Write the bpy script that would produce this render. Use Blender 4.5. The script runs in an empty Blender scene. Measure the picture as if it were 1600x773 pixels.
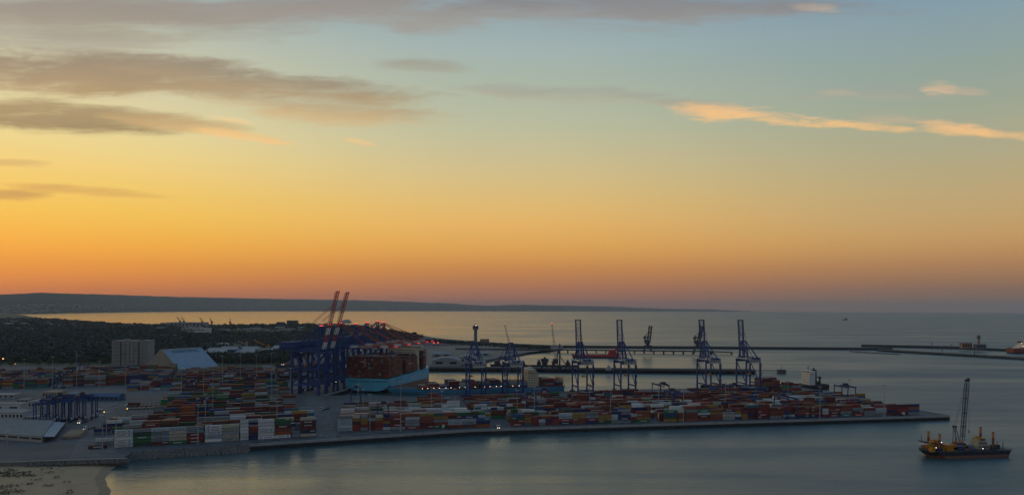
import bpy, bmesh, math, random
import numpy as np
from mathutils import Vector, Matrix, geometry

R = math.radians
SC = bpy.context.scene
COL = SC.collection
rnd = random.Random(7)

# ------------------------------------------------------------------ camera
F, H, CX, EYE, ROLL = 1150.0, 110.0, 800.0, 478.8, 0.0033
cam_data = bpy.data.cameras.new('camera')
cam = bpy.data.objects.new('camera', cam_data)
COL.objects.link(cam)
cam_data.sensor_width = 36.0
cam_data.lens = 36.0 * F / 1600.0
cam_data.shift_y = (EYE - 386.5) / 1600.0
cam_data.clip_start = 1.0
cam_data.clip_end = 120000.0
cam.location = (0, 0, H)
cam.rotation_euler = (R(90), -ROLL, 0)
SC.camera = cam


def W(px, py, z=0.0):
    """The place at height z that shows at pixel (px, py) of the photograph."""
    dx, dy = px - CX, py - EYE
    x, y = dx + ROLL * dy, dy - ROLL * dx
    d = F * (H - z) / y
    return Vector((x * d / F, d, z))


def AT(px, d, z=0.0):
    return Vector(((px - CX) / F * d, d, z))


def ZT(px, py, d):
    return H - (py - EYE - ROLL * (px - CX)) * d / F


# ------------------------------------------------------------------ colour management, world, sun
SC.view_settings.view_transform = 'Standard'
SC.view_settings.look = 'None'
SC.view_settings.exposure = 0.0
SC.view_settings.gamma = 1.0
SC.view_settings.use_curve_mapping = False
SC.cycles.use_denoising = True
SC.cycles.max_bounces = 6
SC.cycles.volume_bounces = 0
SC.cycles.sample_clamp_indirect = 4.0


def lin(c):
    return tuple(((v / 255) / 12.92 if v / 255 <= 0.04045 else ((v / 255 + 0.055) / 1.055) ** 2.4) for v in c)


SUN_AZ, SUN_EL = R(-58), R(0.8)
world = bpy.data.worlds.new('World')
SC.world = world
world.use_nodes = True
nt = world.node_tree
nt.nodes.clear()


def sock(tree, node, k, v):
    if hasattr(v, 'is_output'):
        tree.links.new(v, node.inputs[k])
    elif v is not None:
        node.inputs[k].default_value = v


def Mt(op, a, b=None, c=None, clamp=False, tree=None):
    tree = tree or nt
    n = tree.nodes.new('ShaderNodeMath')
    n.operation = op
    n.use_clamp = clamp
    for k, v in enumerate((a, b, c)):
        if v is not None:
            sock(tree, n, k, v)
    return n.outputs[0]


def smooth(v, lo, hi, tree=None):
    tree = tree or nt
    n = tree.nodes.new('ShaderNodeMapRange')
    n.interpolation_type = 'SMOOTHSTEP'
    for k, q in enumerate((v, lo, hi, 0.0, 1.0)):
        sock(tree, n, k, q)
    return n.outputs[0]


def mixc(f, a, b, tree=None):
    tree = tree or nt
    n = tree.nodes.new('ShaderNodeMix')
    n.data_type = 'RGBA'
    for k, v in ((0, f), (6, a), (7, b)):
        if isinstance(v, tuple):
            v = tuple(v[:3]) + (1,)
        sock(tree, n, k, v)
    return n.outputs[2]


def ramp(fac, stops, tree=None):
    tree = tree or nt
    n = tree.nodes.new('ShaderNodeValToRGB')
    tree.links.new(fac, n.inputs[0])
    el = n.color_ramp.elements
    el[0].position, el[0].color = stops[0][0], tuple(stops[0][1]) + (1,)
    el[1].position, el[1].color = stops[-1][0], tuple(stops[-1][1]) + (1,)
    for p, c in stops[1:-1]:
        e = el.new(p)
        e.color = tuple(c) + (1,)
    return n.outputs[0]


tc = nt.nodes.new('ShaderNodeTexCoord')
sep = nt.nodes.new('ShaderNodeSeparateXYZ')
nt.links.new(tc.outputs['Generated'], sep.inputs[0])
DX, DY, DZ = sep.outputs
hyp = Mt('SQRT', Mt('ADD', Mt('MULTIPLY', DX, DX), Mt('MULTIPLY', DY, DY)))
az = Mt('ARCTAN2', DX, DY)                       # 0 ahead, positive to the right
el = Mt('ARCTAN2', DZ, hyp)
pos = Mt('SQRT', Mt('MAXIMUM', Mt('DIVIDE', el, math.pi / 2), 0.0))


def pe(y):
    return math.sqrt(max(0.0, math.degrees(math.atan((EYE - y) / F))) / 90)


# twilight gradients by elevation at four distances in azimuth from the sunset
YS = (470, 455, 440, 420, 400, 380, 350, 320, 290, 260, 230, 200, 160, 120, 80, 40, 0)
G_LEFT = [(176, 103, 76), (188, 111, 74), (205, 123, 67), (219, 138, 56), (232, 156, 52), (236, 170, 54), (238, 186, 68),
          (238, 194, 88), (238, 202, 112), (234, 208, 132), (228, 210, 148), (220, 206, 156), (208, 200, 164), (196, 194, 168),
          (180, 186, 170), (162, 176, 170), (148, 164, 166)]
G_MID = [(149, 104, 93), (160, 108, 90), (175, 114, 83), (194, 127, 74), (212, 146, 74), (222, 160, 78), (228, 174, 92),
         (224, 182, 106), (216, 186, 122), (208, 188, 136), (198, 188, 146), (188, 188, 154), (178, 184, 160), (168, 180, 164),
         (162, 178, 174), (152, 170, 173), (140, 160, 172)]
G_RIGHT = [(117, 105, 98), (127, 104, 95), (147, 111, 90), (168, 124, 89), (186, 140, 92), (194, 152, 98), (192, 160, 110),
           (188, 164, 118), (180, 166, 126), (172, 166, 134), (164, 166, 140), (154, 164, 146), (146, 162, 152), (140, 160, 161),
           (132, 157, 167), (122, 150, 169), (112, 140, 168)]
G_BACK = [(96, 104, 118), (108, 106, 118), (122, 112, 118), (132, 118, 120), (136, 122, 124), (138, 126, 128), (136, 128, 132),
          (130, 128, 136), (124, 126, 138), (118, 126, 140), (112, 124, 142), (108, 124, 144), (102, 122, 146), (98, 120, 148),
          (94, 118, 148), (90, 114, 148), (88, 112, 146)]
TOPS = {0: ((104, 128, 148), (74, 98, 128)), 1: ((104, 128, 148), (74, 98, 128)), 2: ((88, 116, 146), (74, 98, 128)), 3: ((78, 102, 136), (74, 98, 128))}


def column(g, k):
    st = [(pe(y), lin(c)) for y, c in zip(YS, g)]
    st.append((math.sqrt(42 / 90), lin(TOPS[k][0])))
    st.append((1.0, lin(TOPS[k][1])))
    return ramp(pos, st)


dsun = Mt('ABSOLUTE', Mt('WRAP', Mt('SUBTRACT', az, SUN_AZ), math.pi, -math.pi))
c0, c1, c2, c3 = (column(g, k) for k, g in enumerate((G_LEFT, G_MID, G_RIGHT, G_BACK)))
sky = mixc(smooth(dsun, R(26), R(58)), c0, c1)
sky = mixc(smooth(dsun, R(56), R(92)), sky, c2)
sky = mixc(smooth(dsun, R(92), R(160)), sky, c3)

# clouds: long streaks on a flat layer of the sky ahead, feathered by stretched noise
comb = nt.nodes.new('ShaderNodeCombineXYZ')
fwd = Mt('MAXIMUM', DY, 0.08)
cp_, cq_ = Mt('DIVIDE', DX, fwd), Mt('DIVIDE', DZ, fwd)
nt.links.new(cp_, comb.inputs[0])
nt.links.new(cq_, comb.inputs[1])


def noise(scale_xyz, scale, detail, rough, off=(0, 0, 0), dist=0.0, rot=0.0):
    mp = nt.nodes.new('ShaderNodeMapping')
    mp.inputs['Scale'].default_value = scale_xyz
    mp.inputs['Location'].default_value = off
    mp.inputs['Rotation'].default_value = (0, 0, rot)
    nt.links.new(comb.outputs[0], mp.inputs[0])
    n = nt.nodes.new('ShaderNodeTexNoise')
    n.inputs['Scale'].default_value = scale
    n.inputs['Detail'].default_value = detail
    n.inputs['Roughness'].default_value = rough
    n.inputs['Distortion'].default_value = dist
    nt.links.new(mp.outputs[0], n.inputs['Vector'])
    return n.outputs[0]


n_warp = Mt('SUBTRACT', noise((1, 2.2, 1), 5.0, 4, 0.55), 0.5)
n_wisp = Mt('SUBTRACT', noise((0.9, 7.0, 1), 6.0, 8, 0.62, (3, 1, 0), 0.6, R(3)), 0.5)
n_fine = Mt('SUBTRACT', noise((0.8, 3.6, 1), 30.0, 6, 0.62, (7, 4, 0), 0.5, R(4)), 0.5)


def cloud(x, y, hx, hy, tilt=0.0, soft=0.75, warp=0.035, wisp=1.5, fine=0.5, strength=1.0):
    """Density of one streak: direction of its centre, half sizes, tilt (all as tangents, scaled by F)."""
    p0, q0 = (x - CX) / F, (EYE - y) / F
    dp = Mt('SUBTRACT', cp_, p0)
    u = Mt('DIVIDE', dp, hx / F)
    v0 = Mt('ADD', Mt('SUBTRACT', cq_, q0), Mt('MULTIPLY', dp, tilt))
    v0 = Mt('ADD', v0, Mt('MULTIPLY', n_warp, warp * 1.8))
    v = Mt('DIVIDE', v0, hy / F)
    d2 = Mt('ADD', Mt('POWER', Mt('ABSOLUTE', u), 2.6), Mt('MULTIPLY', v, v))
    d = Mt('ADD', Mt('SUBTRACT', 1.0, d2), Mt('ADD', Mt('MULTIPLY', n_wisp, wisp * 1.7), Mt('MULTIPLY', n_fine, fine * 1.6)))
    return Mt('MULTIPLY', smooth(d, -0.05, soft * 0.75), strength), v


def lay(base, c, shade, lit, lo=-0.9, hi=0.5):
    """shade = colour of the unlit body, lit = colour where the low sun grazes it (its lower side at dusk, v towards -1)."""
    dens, v = c
    col = mixc(smooth(v, lo, hi), lit, shade)
    return mixc(dens, base, col)


GREY, BROWN, TAN = lin((148, 136, 126)), lin((148, 128, 104)), lin((200, 168, 116))
LIT, LITW = lin((250, 196, 126)), lin((240, 208, 150))
sky = lay(sky, cloud(60, 24, 560, 48, 0.01, 1.5, 0.03, 1.1, 0.2, 0.95), GREY, lin((162, 148, 130)))
sky = lay(sky, cloud(60, 68, 260, 34, 0.0, 1.7, 0.02, 1.2, 0.3, 0.85), lin((164, 156, 138)), lin((176, 164, 140)))
sky = lay(sky, cloud(560, 16, 330, 34, 0.03, 1.5, 0.03, 1.3, 0.3, 0.92), lin((146, 138, 132)), lin((160, 150, 140)))
sky = lay(sky, cloud(1010, 10, 430, 26, 0.0, 1.5, 0.03, 1.4, 0.4, 0.92), lin((134, 132, 134)), lin((150, 144, 140)))
sky = lay(sky, cloud(830, 36, 260, 16, 0.05, 2.0, 0.03, 1.8, 0.4, 0.6), lin((150, 148, 144)), lin((160, 154, 146)))
sky = lay(sky, cloud(1275, 10, 46, 9, 0.05, 2.2, 0.01, 1.3, 1.4, 0.7), lin((190, 168, 150)), lin((226, 190, 150)))
sky = lay(sky, cloud(110, 118, 440, 42, 0.03, 1.3, 0.024, 1.1, 0.5, 0.97), BROWN, lin((176, 144, 98)), -1.0, 0.7)
sky = lay(sky, cloud(440, 130, 290, 27, 0.11, 1.6, 0.024, 1.4, 0.5, 0.95), lin((152, 136, 112)), lin((180, 150, 108)))
sky = lay(sky, cloud(480, 165, 250, 28, 0.09, 1.8, 0.025, 1.5, 0.3, 0.85), lin((174, 150, 112)), lin((214, 174, 116)))
sky = lay(sky, cloud(60, 184, 275, 29, 0.055, 1.3, 0.014, 1.0, 0.4, 0.97), lin((162, 136, 94)), lin((146, 120, 80)))
sky = lay(sky, cloud(280, 196, 130, 15, 0.10, 1.6, 0.012, 1.3, 0.4, 0.8), lin((190, 156, 104)), lin((220, 176, 112)))
sky = lay(sky, cloud(380, 214, 90, 9, 0.12, 1.5, 0.010, 1.2, 0.5, 0.92), lin((238, 192, 124)), LIT)
sky = lay(sky, cloud(360, 190, 44, 6, 0.14, 1.7, 0.010, 1.2, 0.5, 0.6), LITW, LIT)
sky = lay(sky, cloud(562, 222, 36, 6, 0.2, 2.4, 0.008, 1.4, 1.2, 0.75), LIT, LIT)
sky = lay(sky, cloud(655, 103, 90, 14, 0.02, 1.8, 0.012, 1.3, 0.3, 0.75), lin((156, 150, 132)), lin((166, 158, 136)))
sky = lay(sky, cloud(900, 148, 260, 15, 0.045, 2.0, 0.02, 1.7, 0.3, 0.62), lin((156, 150, 140)), lin((180, 162, 136)))
sky = lay(sky, cloud(1128, 172, 86, 18, 0.04, 2.0, 0.012, 1.2, 1.7, 0.97), lin((226, 184, 138)), LIT, -1.2, 1.2)
sky = lay(sky, cloud(1225, 184, 140, 13, 0.09, 2.0, 0.010, 1.1, 1.6, 0.97), lin((236, 190, 138)), LIT, -1.2, 1.2)
sky = lay(sky, cloud(1335, 194, 110, 9, 0.07, 2.1, 0.007, 1.0, 1.2, 0.97), lin((238, 190, 134)), LIT, -1.2, 1.2)
sky = lay(sky, cloud(1385, 184, 80, 10, 0.02, 2.0, 0.010, 1.5, 0.5, 0.5), lin((190, 170, 150)), lin((220, 184, 146)))
sky = lay(sky, cloud(1490, 199, 66, 12, 0.11, 2.0, 0.008, 1.1, 1.5, 0.97), lin((232, 186, 138)), LIT, -1.2, 1.2)
sky = lay(sky, cloud(1575, 208, 96, 9, 0.09, 2.0, 0.007, 1.0, 1.3, 0.97), lin((236, 188, 134)), LIT, -1.2, 1.2)
sky = lay(sky, cloud(1466, 137, 32, 14, 0.04, 2.2, 0.012, 1.2, 2.0, 0.92), lin((210, 180, 146)), lin((244, 198, 148)))
sky = lay(sky, cloud(1505, 141, 44, 8, 0.04, 1.8, 0.010, 1.3, 0.6, 0.6), lin((190, 172, 150)), lin((216, 182, 146)))
sky = lay(sky, cloud(1390, 150, 170, 14, 0.0, 2.4, 0.02, 1.8, 0.4, 0.5), lin((160, 158, 152)), lin((196, 170, 144)))
sky = lay(sky, cloud(1310, 146, 40, 7, 0.04, 2.0, 0.010, 1.4, 0.5, 0.5), lin((196, 174, 150)), lin((216, 182, 146)))
sky = lay(sky, cloud(20, 258, 70, 9, 0.0, 1.6, 0.008, 1.3, 0.3, 0.65), lin((200, 158, 94)), lin((208, 160, 92)))
sky = lay(sky, cloud(10, 308, 80, 11, 0.0, 1.5, 0.008, 1.3, 0.3, 0.8), lin((182, 134, 70)), lin((200, 144, 70)))
sky = lay(sky, cloud(130, 299, 150, 9, 0.05, 1.8, 0.010, 1.5, 0.3, 0.7), lin((200, 148, 78)), lin((206, 150, 74)))

nish = nt.nodes.new('ShaderNodeTexSky')
nish.sky_type = 'NISHITA'
nish.sun_disc = False
nish.sun_elevation = SUN_EL
nish.sun_rotation = SUN_AZ
nish.altitude = 100
bg1 = nt.nodes.new('ShaderNodeBackground')
nt.links.new(nish.outputs[0], bg1.inputs[0])
bg1.inputs[1].default_value = 0.05
bg2 = nt.nodes.new('ShaderNodeBackground')
nt.links.new(sky, bg2.inputs[0])
bg2.inputs[1].default_value = 0.94
addn = nt.nodes.new('ShaderNodeAddShader')
outw = nt.nodes.new('ShaderNodeOutputWorld')
nt.links.new(bg1.outputs[0], addn.inputs[0])
nt.links.new(bg2.outputs[0], addn.inputs[1])
nt.links.new(addn.outputs[0], outw.inputs[0])
world.cycles.sampling_method = 'MANUAL'
world.cycles.sample_map_resolution = 512

sun_data = bpy.data.lights.new('sun', 'SUN')
sun_data.energy = 0.12
sun_data.angle = R(4)
sun_data.color = (1.0, 0.62, 0.34)
sun = bpy.data.objects.new('sun', sun_data)
COL.objects.link(sun)
sd = Vector((math.sin(SUN_AZ) * math.cos(SUN_EL), math.cos(SUN_AZ) * math.cos(SUN_EL), math.sin(SUN_EL)))
sun.rotation_euler = sd.to_track_quat('Z', 'Y').to_euler()
sun.location = sd * 500 + Vector((0, 0, 300))

# ------------------------------------------------------------------ helpers
MATS = {}


def mat(name, color, rough=0.6, metal=0.0, var=0.25, scale=0.4, emit=None, strength=0.0, obj_color=False, attr=None, bump=0.0, stain=0.0, grain=0.0):
    """Principled material whose colour is broken up by noise (wear, dust); emission only for lamps."""
    if name in MATS:
        return MATS[name]
    m = bpy.data.materials.new(name)
    m.use_nodes = True
    t = m.node_tree
    p = t.nodes['Principled BSDF']
    p.inputs['Roughness'].default_value = rough
    p.inputs['Metallic'].default_value = metal
    if emit:
        p.inputs['Emission Color'].default_value = tuple(emit) + (1,)
        p.inputs['Emission Strength'].default_value = strength
    g = t.nodes.new('ShaderNodeNewGeometry')
    n = t.nodes.new('ShaderNodeTexNoise')
    n.inputs['Scale'].default_value = scale
    n.inputs['Detail'].default_value = 6
    n.inputs['Roughness'].default_value = 0.65
    t.links.new(g.outputs['Position'], n.inputs['Vector'])
    k = Mt('ADD', Mt('MULTIPLY', Mt('SUBTRACT', n.outputs[0], 0.5, tree=t), var * 2.4, tree=t), 1.0, tree=t)
    if grain:
        n3 = t.nodes.new('ShaderNodeTexNoise')
        n3.inputs['Scale'].default_value = 0.55
        n3.inputs['Detail'].default_value = 4
        n3.inputs['Roughness'].default_value = 0.8
        t.links.new(g.outputs['Position'], n3.inputs['Vector'])
        k = Mt('ADD', k, Mt('MULTIPLY', Mt('SUBTRACT', n3.outputs[0], 0.5, tree=t), grain * 2.4, tree=t), tree=t)
    if obj_color:
        src = t.nodes.new('ShaderNodeObjectInfo').outputs['Color']
    elif attr:
        a = t.nodes.new('ShaderNodeAttribute')
        a.attribute_name = attr
        src = a.outputs['Color']
    else:
        rgb = t.nodes.new('ShaderNodeRGB')
        rgb.outputs[0].default_value = tuple(color) + (1,)
        src = rgb.outputs[0]
    if stain:
        n2 = t.nodes.new('ShaderNodeTexNoise')
        n2.inputs['Scale'].default_value = scale * 3.1
        n2.inputs['Detail'].default_value = 5
        t.links.new(g.outputs['Position'], n2.inputs['Vector'])
        src = mixc(Mt('MULTIPLY', smooth(n2.outputs[0], 0.52, 0.72, t), stain, tree=t), src, (0.09, 0.06, 0.045), t)
    vm = t.nodes.new('ShaderNodeVectorMath')
    vm.operation = 'SCALE'
    t.links.new(src, vm.inputs[0])
    t.links.new(k, vm.inputs['Scale'])
    t.links.new(vm.outputs[0], p.inputs['Base Color'])
    if bump:
        b = t.nodes.new('ShaderNodeBump')
        b.inputs['Strength'].default_value = bump
        b.inputs['Distance'].default_value = 0.2
        t.links.new(n.outputs[0], b.inputs['Height'])
        t.links.new(b.outputs[0], p.inputs['Normal'])
    MATS[name] = m
    return m


class MB:
    """Collects shapes for ONE mesh."""

    def __init__(self):
        self.v, self.f, self.m, self.mats = [], [], [], []

    def mi(self, m):
        if m not in self.mats:
            self.mats.append(m)
        return self.mats.index(m)

    def add(self, vs, fs, m):
        o = len(self.v)
        self.v += [tuple(v) for v in vs]
        self.f += [tuple(i + o for i in f) for f in fs]
        self.m += [self.mi(m)] * len(fs)
        return self

    def box(self, c, s, m, rz=0.0, taper=1.0):
        x, y, z = s[0] / 2, s[1] / 2, s[2] / 2
        vs = []
        ca, sa = math.cos(rz), math.sin(rz)
        for dz, t in ((-z, 1.0), (z, taper)):
            for dx, dy in ((-x, -y), (x, -y), (x, y), (-x, y)):
                dx, dy = dx * t, dy * t
                vs.append((c[0] + dx * ca - dy * sa, c[1] + dx * sa + dy * ca, c[2] + dz))
        return self.add(vs, [(3, 2, 1, 0), (4, 5, 6, 7), (0, 1, 5, 4), (1, 2, 6, 5), (2, 3, 7, 6), (3, 0, 4, 7)], m)

    def beam(self, p, q, w, m, h=None, w2=None):
        p, q = Vector(p), Vector(q)
        h = h or w
        k = (w2 or w) / w
        d = (q - p).normalized()
        up = Vector((0, 0, 1)) if abs(d.z) < 0.99 else Vector((0, 1, 0))
        s = d.cross(up).normalized()
        t = s.cross(d).normalized()
        vs = []
        for e, j in ((p, 1.0), (q, k)):
            for a, b in ((-1, -1), (1, -1), (1, 1), (-1, 1)):
                vs.append(e + s * (a * w / 2 * j) + t * (b * h / 2 * j))
        return self.add(vs, [(0, 1, 2, 3), (7, 6, 5, 4), (0, 4, 5, 1), (1, 5, 6, 2), (2, 6, 7, 3), (3, 7, 4, 0)], m)

    def tube(self, p, q, r, m, n=8, r2=None):
        p, q = Vector(p), Vector(q)
        r2 = r if r2 is None else r2
        d = (q - p).normalized()
        up = Vector((0, 0, 1)) if abs(d.z) < 0.99 else Vector((0, 1, 0))
        s = d.cross(up).normalized()
        t = s.cross(d).normalized()
        vs = []
        for e, k in ((p, r), (q, r2)):
            for i in range(n):
                a = 2 * math.pi * i / n
                vs.append(e + s * (k * math.cos(a)) + t * (k * math.sin(a)))
        fs = [(i, i + n, (i + 1) % n + n, (i + 1) % n) for i in range(n)]
        fs += [tuple(range(n)), tuple(range(2 * n - 1, n - 1, -1))]
        return self.add(vs, fs, m)

    def prism(self, poly, z0, z1, m, top=None):
        """Upright prism over a plan polygon (counterclockwise)."""
        n = len(poly)
        vs = [(p[0], p[1], z0) for p in poly] + [(p[0], p[1], z1) for p in (top or poly)]
        fs = [(i, (i + 1) % n, (i + 1) % n + n, i + n) for i in range(n)]
        fs += [tuple(range(n - 1, -1, -1)), tuple(range(n, 2 * n))]
        return self.add(vs, fs, m)

    def loft(self, rings, m, cap=True):
        n = len(rings[0])
        vs = [p for r in rings for p in r]
        fs = []
        for k in range(len(rings) - 1):
            for i in range(n):
                j = (i + 1) % n
                fs.append((k * n + i, k * n + j, (k + 1) * n + j, (k + 1) * n + i))
        if cap:
            fs.append(tuple(range(n - 1, -1, -1)))
            fs.append(tuple(range((len(rings) - 1) * n, len(rings) * n)))
        return self.add(vs, fs, m)

    def quad(self, a, b, c, d, m):
        return self.add([a, b, c, d], [(0, 1, 2, 3)], m)

    def mesh(self, name):
        me = bpy.data.meshes.new(name)
        me.from_pydata(self.v, [], self.f)
        for m in self.mats:
            me.materials.append(m)
        me.polygons.foreach_set('material_index', self.m)
        me.update()
        return me

    def build(self, name, parent=None, loc=(0, 0, 0), rz=0.0, smooth_=False):
        me = self.mesh(name)
        if smooth_:
            me.polygons.foreach_set('use_smooth', [True] * len(me.polygons))
        o = bpy.data.objects.new(name, me)
        COL.objects.link(o)
        o.location = loc
        o.rotation_euler = (0, 0, rz)
        o.parent = parent
        return o


def tag(o, label=None, cat=None, group=None, kind=None):
    for k, v in (('label', label), ('category', cat), ('group', group), ('kind', kind)):
        if v:
            o[k] = v
    return o


def thing(name, label, cat, loc=(0, 0, 0), rz=0.0, group=None):
    o = bpy.data.objects.new(name, None)
    o.empty_display_size = 1.0
    COL.objects.link(o)
    o.location = loc
    o.rotation_euler = (0, 0, rz)
    return tag(o, label, cat, group)


def kids(o):
    return [c for c in COL.objects if c.parent == o]


def copy_tree(o, loc, rz=None, label=None, parent=None, table=None):
    """A copy of a thing with copies of its parts and sub-parts; mesh data shared."""
    table = table if table is not None else CHILD(o)
    c = o.copy()
    COL.objects.link(c)
    if parent is not None:
        c.parent = parent
    else:
        c.location = loc
        if rz is not None:
            c.rotation_euler = (0, 0, rz)
        if label:
            c['label'] = label
    for ch in table.get(o.name, ()):
        copy_tree(ch, None, None, None, c, table)
    return c


def CHILD(root):
    table, todo = {}, [root]
    while todo:
        o = todo.pop()
        table[o.name] = list(o.children)
        todo += table[o.name]
    return table


ORD = ('zeroth first second third fourth fifth sixth seventh eighth ninth tenth eleventh twelfth thirteenth fourteenth fifteenth sixteenth seventeenth '
       'eighteenth nineteenth twentieth').split()
TENS = {2: 'twenty', 3: 'thirty', 4: 'forty', 5: 'fifty', 6: 'sixty'}


def ordinal(n):
    if n <= 20:
        return ORD[n]
    if n % 10 == 0:
        return TENS[n // 10][:-1] + 'ieth'
    return TENS[n // 10] + '-' + ORD[n % 10]


def sheet(name, pts, z, m, kind='structure', skirt=None):
    """Flat ground sheet over a plan polygon, optionally with a wall down to z = skirt."""
    tris = geometry.tessellate_polygon([[Vector((p[0], p[1], 0)) for p in pts]])
    b = MB()
    vs = [(p[0], p[1], z) for p in pts]
    fs = []
    for t in tris:
        a, c, d = (Vector(vs[i]) for i in t)
        fs.append(tuple(t) if (c - a).cross(d - a).z > 0 else tuple(reversed(t)))
    b.add(vs, fs, m)
    if skirt is not None:
        n = len(pts)
        b.add(vs + [(p[0], p[1], skirt) for p in pts], [(i, i + n, (i + 1) % n + n, (i + 1) % n) for i in range(n)], m)
    return tag(b.build(name), kind=kind)
# ------------------------------------------------------------------ setting: sea, land, beach, hills
GZ = 4.5                                         # level of the terminal yard
RE = 7.4e6                                       # effective earth radius (with refraction)


def drop(r):
    return -r * r / (2 * RE)


def water_material():
    m = bpy.data.materials.new('sea_water')
    m.use_nodes = True
    t = m.node_tree
    p = t.nodes['Principled BSDF']
    p.inputs['Base Color'].default_value = (0.03, 0.088, 0.1, 1)
    p.inputs['IOR'].default_value = 1.75
    g = t.nodes.new('ShaderNodeNewGeometry')

    def nz(scale, detail, sx, sy, rough=0.6, dist=0.0):
        mp = t.nodes.new('ShaderNodeMapping')
        mp.inputs['Scale'].default_value = (sx, sy, 1)
        mp.inputs['Rotation'].default_value = (0, 0, R(-24))
        t.links.new(g.outputs['Position'], mp.inputs[0])
        n = t.nodes.new('ShaderNodeTexNoise')
        n.inputs['Scale'].default_value = scale
        n.inputs['Detail'].default_value = detail
        n.inputs['Roughness'].default_value = rough
        n.inputs['Distortion'].default_value = dist
        t.links.new(mp.outputs[0], n.inputs['Vector'])
        return n.outputs[0]
    w1 = nz(0.16, 3, 0.7, 1.3)
    w2 = nz(0.6, 3, 0.8, 1.2)
    w3 = nz(0.03, 3, 0.6, 1.5, 0.5)
    patch = nz(0.0055, 5, 0.5, 2.2, 0.6, 0.6)    # wind-ruffled and slick patches
    slick = nz(0.0022, 4, 0.35, 3.0, 0.55, 0.8)
    h = Mt('ADD', Mt('MULTIPLY', w1, 1.0, tree=t), Mt('ADD', Mt('MULTIPLY', w2, 0.35, tree=t), Mt('MULTIPLY', w3, 2.2, tree=t), tree=t), tree=t)
    ruff = Mt('ADD', smooth(patch, 0.38, 0.66, t), Mt('MULTIPLY', smooth(slick, 0.42, 0.62, t), 0.6, tree=t), tree=t)
    # the open roads to the east are wind-ruffled, the water in the lee of the land is calmer
    sx = t.nodes.new('ShaderNodeSeparateXYZ')
    t.links.new(g.outputs['Position'], sx.inputs[0])
    wind = smooth(Mt('DIVIDE', sx.outputs[0], Mt('ADD', Mt('ABSOLUTE', sx.outputs[1], tree=t), 600.0, tree=t), tree=t), -0.28, 0.40, t)
    b = t.nodes.new('ShaderNodeBump')
    t.links.new(h, b.inputs['Height'])
    t.links.new(Mt('ADD', Mt('MULTIPLY', ruff, 0.08, tree=t), Mt('ADD', Mt('MULTIPLY', wind, 0.34, tree=t), 0.15, tree=t), tree=t), b.inputs['Strength'])
    b.inputs['Distance'].default_value = 1.0
    t.links.new(b.outputs[0], p.inputs['Normal'])
    t.links.new(Mt('ADD', Mt('MULTIPLY', ruff, 0.1, tree=t), Mt('ADD', Mt('MULTIPLY', wind, 0.27, tree=t), 0.12, tree=t), tree=t), p.inputs['Roughness'])
    return m


WATER = water_material()


def sea():
    n = 128
    rs = [0] + list(np.geomspace(60, 41500, 48))
    vs, fs = [(0, 0, 0)], []
    for r in rs[1:]:
        for i in range(n):
            a = 2 * math.pi * i / n
            vs.append((r * math.sin(a), r * math.cos(a), drop(r)))
    for i in range(n):
        fs.append((0, 1 + (i + 1) % n, 1 + i))
    for k in range(len(rs) - 2):
        for i in range(n):
            j = (i + 1) % n
            fs.append((1 + k * n + i, 1 + k * n + j, 1 + (k + 1) * n + j, 1 + (k + 1) * n + i))
    b = MB()
    b.add(vs, fs, WATER)
    return tag(b.build('sea', smooth_=True), kind='structure')


sea()

ASPHALT = mat('yard_paving', (0.098, 0.106, 0.118), 0.85, var=0.38, scale=0.03, bump=0.2, stain=0.4, grain=0.28)
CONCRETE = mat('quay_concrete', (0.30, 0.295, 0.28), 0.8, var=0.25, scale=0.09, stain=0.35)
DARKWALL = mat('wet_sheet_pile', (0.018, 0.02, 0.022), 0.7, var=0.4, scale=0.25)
SAND = mat('beach_sand', (0.45, 0.315, 0.185), 0.95, var=0.25, scale=0.06, bump=0.4, grain=0.2)
WETSAND = mat('wet_sand', (0.3, 0.215, 0.135), 0.8, var=0.2, scale=0.08)
EARTH = mat('woodland_ground', (0.055, 0.07, 0.04), 0.95, var=0.5, scale=0.006)
SANDY = mat('sandy_ground', (0.19, 0.18, 0.16), 0.95, var=0.35, scale=0.02)

U1, V1 = Vector((0.9806, 0.1959, 0)), Vector((-0.1959, 0.9806, 0))
A1 = math.atan2(U1.y, U1.x)
PB = W(1483, 655.5)                              # near right corner of the pier
PC = PB + V1 * 268                               # far right corner
P2 = W(735, 679)
P3 = W(380, 703.5)
P4 = W(190, 718.5)
PD = PC - U1 * 250
PE_ = Vector((-150, 872, 0))
SHIP_AX = R(11)                                  # heading of the far quay, clockwise from straight ahead
SA = Vector((math.sin(SHIP_AX), math.cos(SHIP_AX), 0))
SL = Vector((-math.cos(SHIP_AX), math.sin(SHIP_AX), 0))
E0 = Vector((-180, 935, 0)) + SL * 31
PF = E0 - SA * 72
PG = E0 + SA * 330
shore_far = [W(672, 576, 3), W(716, 572, 3), W(762, 563, 3), W(830, 549.5, 3), W(880, 544.5, 3)]
shore_north = [W(880, 540.5, 3), W(800, 537, 3), W(720, 532, 3), W(680, 528, 3), W(640, 521, 3), W(600, 515, 3), W(540, 508.5, 3), W(470, 507, 3),
               W(400, 507, 3), W(300, 507, 3), W(200, 505.5, 3), W(100, 500, 3), W(62, 497.2, 3), AT(34, 8000, 3), AT(5, 9700, 3), AT(-300, 10200, 3), Vector((-12000, 10500, 3))]
wall0, wall1 = W(0, 722, GZ), W(190, 716, GZ)
wall_dir = (wall1 - wall0).normalized()
land_pts = [wall0 - wall_dir * 1600, wall0, wall1, P4 + Vector((4, 8, 0)), P3 + Vector((-2, 4, 0)), P3, P2, PB, PC, PD, PE_, PF, PG] + shore_far + shore_north + [Vector((-12000, -300, 0))]
sheet('terminal_ground', land_pts, GZ, ASPHALT, skirt=-3)

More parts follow.
